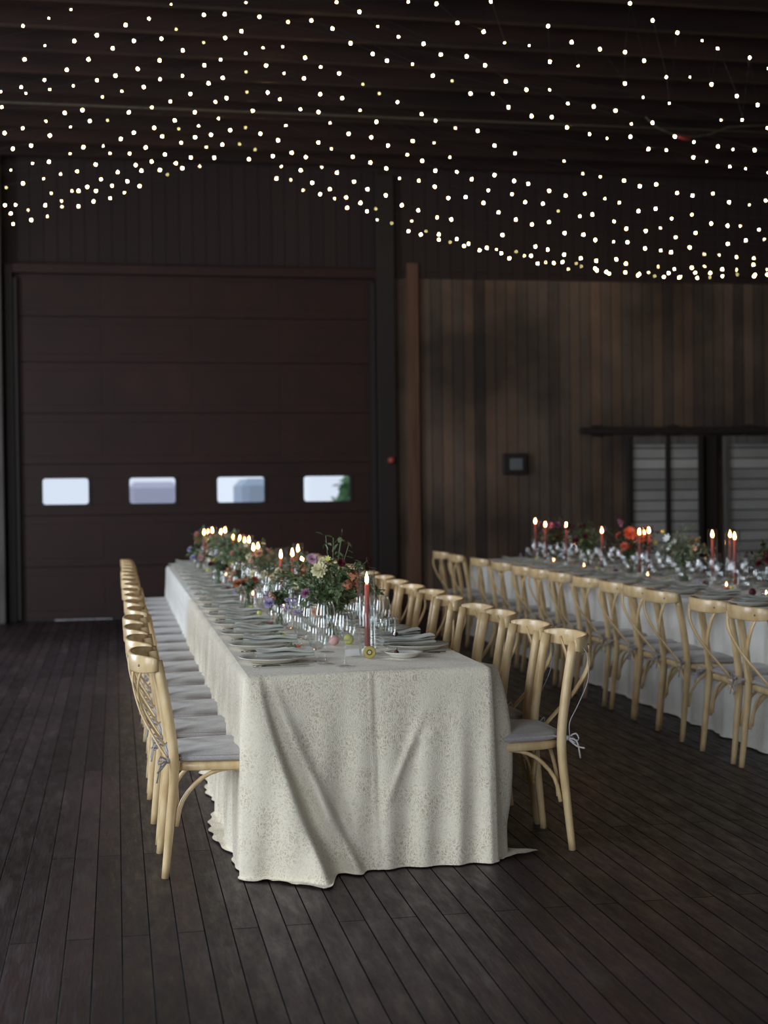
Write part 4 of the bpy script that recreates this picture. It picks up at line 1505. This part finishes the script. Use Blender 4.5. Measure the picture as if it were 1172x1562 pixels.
# ------------------------------------------------------------------ string lights: rows of bulbs swagged across the barn
TILES = [((0, 0), [(423,46,1),(1020,16,1),(291,98,1),(137,144,2),(888,102,2),(749,139,3),(577,200,3),(443,234,3),(798,234,3),(962,221,3),(1050,165,0),(672,279,3),(268,262,1),(1090,291,3),(146,344,3),(528,344,3),(951,351,3),(398,407,3),(821,402,3),(688,442,3),(578,469,2),(265,467,2),(1087,444,2),(954,464,2),(126,510,2),(5,537,1),(155,547,1),(297,524,1),(437,502,1),(726,535,1),(611,569,1),(857,510,3),(1135,552,3),(1015,597,2),(905,631,2),(10,629,2),(386,664,3),(491,648,3),(768,661,3),(1162,661,3),(535,713,3),(274,714,1),(641,709,0),(420,748,1),(135,756,2),(27,784,3),(297,799,3),(798,783,3),(720,820,3),(919,754,3),(1042,710,3),(1066,761,0),(967,806,3),(1080,844,2),(1163,811,3)]),
 ((300, 0), [(294,7,1),(834,3,2),(43,79,3),(168,75,3),(375,92,3),(545,122,2),(684,113,3),(810,161,3),(971,61,3),(1080,148,1),(267,177,3),(171,217,3),(42,245,0),(396,276,1),(514,270,1),(918,249,3),(293,309,2),(143,347,2),(47,381,3),(414,383,3),(647,335,3),(740,391,2),(1050,312,3),(1134,353,3),(850,429,3),(521,429,1),(295,420,0),(155,456,3),(71,489,3),(640,459,3),(991,494,0),(1089,549,0),(300,541,0),(424,544,3),(179,577,3),(112,599,2),(496,584,2),(737,554,3),(868,577,3),(335,653,3),(619,644,2),(727,660,3),(975,650,1),(130,699,1),(12,743,1),(292,753,0),(532,741,1),(796,725,1),(1072,718,3),(200,769,3),(86,796,3),(380,790,3),(486,829,3),(906,790,3),(1041,811,3),(726,842,3)]),
 ((600, 0), [(90,0,2),(258,13,3),(582,0,2),(383,127,3),(539,179,3),(924,145,3),(32,211,2),(181,252,3),(664,245,1),(811,262,1),(1064,242,3),(284,317,3),(438,327,3),(115,373,1),(547,380,3),(934,358,3),(1103,384,1),(236,442,3),(351,473,0),(671,476,3),(461,549,3),(594,549,2),(794,525,3),(933,527,1),(25,600,2),(1041,608,2),(687,630,3),(169,672,3),(253,711,2),(825,683,3),(945,690,3),(371,755,1),(504,772,3),(1036,751,3),(1170,791,2),(117,832,3),(245,844,1)]),
 ((872, 0), [(349,10,3),(484,112,3),(632,185,3),(779,233,1),(872,279,2),(4,242,3),(170,283,3),(319,301,3),(433,352,3),(1062,334,3),(1172,398,1),(40,384,1),(566,450,2),(706,450,1),(319,488,3),(835,493,3),(427,571,1),(986,563,3),(583,605,1),(133,626,3),(263,651,3),(1110,616,3),(1018,704,2),(892,706,1),(358,730,1),(483,723,3),(1168,754,2),(109,790,3),(212,815,1),(352,806,3),(617,805,3),(730,838,2)]),
 ((0, 200), [(185,78,3),(76,97,3),(797,5,2),(721,40,3),(967,25,3),(1163,31,3),(497,88,3),(616,81,1),(418,127,1),(656,125,1),(772,127,2),(868,91,3),(1080,64,2),(292,175,3),(194,184,1),(64,224,1),(983,132,3),(1137,151,3),(1048,185,3),(1087,215,3),(904,175,3),(809,196,3),(843,229,3),(953,225,3),(998,252,0),(570,192,3),(459,233,2),(361,249,1),(260,277,1),(702,238,3),(137,304,3),(37,329,0),(602,280,2),(759,292,3),(832,321,3),(668,318,2),(520,326,3),(741,360,1),(572,350,3),(468,349,3),(429,351,1),(305,363,1),(656,394,2),(557,413,3),(367,410,1),(369,445,1),(468,442,3),(270,435,3),(30,435,3),(92,432,2),(64,484,3),(168,464,1),(282,502,1),(186,524,3),(78,547,2)]),
 ((300, 200), [(58,89,1),(153,74,3),(256,71,0),(349,104,0),(105,152,3),(312,161,3),(454,143,3),(18,203,1),(567,123,3),(727,62,3),(651,148,3),(505,205,1),(805,99,1),(621,227,3),(747,209,1),(930,146,3),(1036,180,3),(1141,79,3),(1131,216,3),(836,241,3),(476,276,3),(561,283,1),(634,346,1),(689,302,3),(795,339,3),(736,370,3),(823,396,1),(892,389,3),(938,295,3),(1019,340,3),(1128,376,3),(977,422,3),(897,451,3),(1016,472,3),(1069,457,0),(1076,523,1),(1163,543,0)]),
 ((600, 200), [(117,52,3),(245,62,1),(604,78,3),(727,124,2),(84,133,2),(172,170,3),(338,148,1),(1019,170,1),(251,229,3),(379,236,2),(38,275,1),(153,288,2),(248,324,3),(468,279,3),(604,254,3),(721,290,3),(806,306,3),(1131,246,1),(567,345,2),(708,369,2),(930,348,3),(1028,377,3),(1143,366,2),(329,392,3),(432,386,3),(786,416,3),(538,421,3),(893,425,3),(984,469,0),(51,435,3),(149,466,3),(628,477,3),(1113,500,2),(262,508,2),(347,520,3),(731,520,3),(827,550,3),(929,535,3),(112,529,1),(91,590,3),(196,590,0),(165,610,3),(272,610,3),(272,641,3),(340,656,0),(378,637,3),(449,665,3),(422,679,3),(651,612,3),(1022,601,3),(1134,610,3),(515,704,3),(558,690,3),(616,698,1),(644,722,3),(693,752,3),(733,712,0),(782,737,1),(822,737,3),(848,682,3),(922,700,3),(1019,730,3),(1118,752,3),(861,783,3),(909,777,1),(957,780,3),(1009,774,3),(1044,816,1),(1092,783,0),(1122,799,0)]),
 ((872, 220), [(459,21,3),(566,27,2),(874,5,3),(963,22,1),(1092,26,3),(727,70,3),(807,95,1),(945,125,2),(1039,137,1),(1172,160,1),(69,167,2),(172,186,1),(313,209,3),(407,243,3),(505,231,3),(81,288,3),(199,316,1),(286,341,2),(630,283,3),(722,297,3),(844,286,2),(940,338,3),(1061,354,1),(1158,328,2),(399,391,3),(502,377,3),(598,436,2),(718,412,2),(51,423,3),(124,412,3),(254,453,2),(327,496,3),(443,509,3),(531,492,1),(833,465,3),(931,479,3),(1006,480,1),(1119,502,2),(740,521,3),(71,532,3),(142,564,3),(252,575,1),(334,577,3),(621,547,2),(438,615,3),(533,627,2),(594,638,3),(705,609,3),(932,587,3),(1040,566,3),(1151,560,1),(791,649,1),(881,654,1),(984,666,2),(1087,673,2),(1085,712,3),(55,674,3),(148,688,3),(31,706,0),(60,722,0),(268,680,3),(325,705,3),(141,734,3),(152,745,3),(208,755,3),(224,765,3),(321,758,3),(396,776,3),(404,768,3),(461,757,1),(496,780,0),(516,723,1),(551,785,3),(580,762,3),(613,737,2),(642,789,3),(652,784,1),(717,730,3),(738,760,3),(750,791,3),(793,722,1),(827,762,3),(826,788,0),(899,740,3),(900,780,2),(984,742,1),(989,770,0),(1088,782,3),(1095,772,3),(1167,742,1),(1168,771,3)])]
PROF = [(-5, 3.95), (-3, 4.05), (-1.06, 4.42), (-.87, 4.47), (-.36, 4.62), (-.02, 4.73), (.31, 4.86), (.94, 5.06), (1.3, 5.20), (1.51, 5.20), (1.83, 5.02), (2.32, 4.84), (2.63, 4.70), (2.97, 4.56), (3.35, 4.44), (3.7, 4.36), (4.02, 4.29), (4.53, 4.17), (5.19, 4.09), (5.59, 4.03), (6.12, 3.99), (6.82, 3.97), (9, 4.05)]
PX, PZ = [p[0] for p in PROF], [p[1] for p in PROF]


def canopy(x):
    return float(np.interp(x, PX, PZ))


pts = []
for (ox, oy), L_ in TILES:
    for (x, y, k) in L_:
        X, Y = ox + x / 3.9067, oy + y / 3.9067
        if all(abs(X - q[0]) + abs(Y - q[1]) > 4 or (abs(X - q[0]) + abs(Y - q[1]) > 2.6 and q[3] == (ox, oy)) for q in pts):
            pts.append((X, Y, k, (ox, oy)))
Y0, Y1, DY = 9.9, 16.05, .30
NS = int(round((Y1 - Y0) / DY)) + 1
rows = [[] for _ in range(NS)]
for (X, Y, k, _o) in pts:
    d = ray(X, Y)
    lo, hi = 6.0, 19.0
    for _i in range(40):       # where the sight line meets the swagged canopy
        mid = (lo + hi) / 2
        p = Vector((0, 0, EYE)) + d * (mid / d.y)
        if p.z < canopy(p.x):
            lo = mid
        else:
            hi = mid
    r = min(NS - 1, max(0, int(round((Y1 - lo) / DY))))
    yy = Y1 - r * DY + .02 * math.sin(X)
    rows[r].append((at_y(X, Y, yy), k))
BR = {3: .0078, 2: .0058, 1: .0036, 0: .0060}
MEB = {}
for k, r_ in BR.items():
    mb = MB(); mb.ball((0, 0, -.012), r_, 8, 6, 1.15)
    MEB[k] = mb.mesh('bulb', M_BULBDIM if k == 0 else M_BULB)
mb = MB(); mb.tube([(0, 0, 0.004), (0, 0, -.004)], .004, 6); ME_SOCK = mb.mesh('socket', M_WIRE)
for r, row in enumerate(rows):
    row.sort(key=lambda q: q[0].x)
    yy = Y1 - r * DY
    s_ = empty('string_lights', (1.61, yy, 5.22), label='dark wire of warm glowing bulbs swagged across the ceiling, %s from the far wall' % ORD[r], cat='string lights', group='rows of string lights')
    base = Vector((1.61, yy, 5.22))
    P = [Vector((XL, yy, 4.0))] + [Vector((x, yy, canopy(x) + .015)) for x in (-4, -3, -2) if not row or x < row[0][0].x - .3] + [q[0] + Vector((0, 0, .004)) for q in row]
    P += [Vector((x, yy, canopy(x) + .015)) for x in (7, 8) if not row or x > row[-1][0].x + .3] + [Vector((XR, yy, 4.05))]
    mb = MB(); mb.tube([p - base for p in P], .0016, 4, False); mb.obj('wire', M_WIRE, s_)
    xa, xb = (row[0][0].x - .42, row[-1][0].x + .42) if row else (1.6, 1.7)
    more = []
    while xa > -4.6:
        more.append(xa); xa -= .42
    while xb < 8.7:
        more.append(xb); xb += .42
    for x in more:      # the same strings carry on beyond the picture's edges
        v_ = Vector((x, yy, canopy(x))) - Vector((0, 0, EYE))
        u_ = CX + FPX * v_.dot(Rv) / v_.dot(Fv)
        if u_ < -12 or u_ > 1184:
            link('bulb', MEB[2], Vector((x, yy, canopy(x))) - base, parent=s_)
    for p, k in row:
        b_ = link('bulb', MEB[k], p - base, parent=s_)
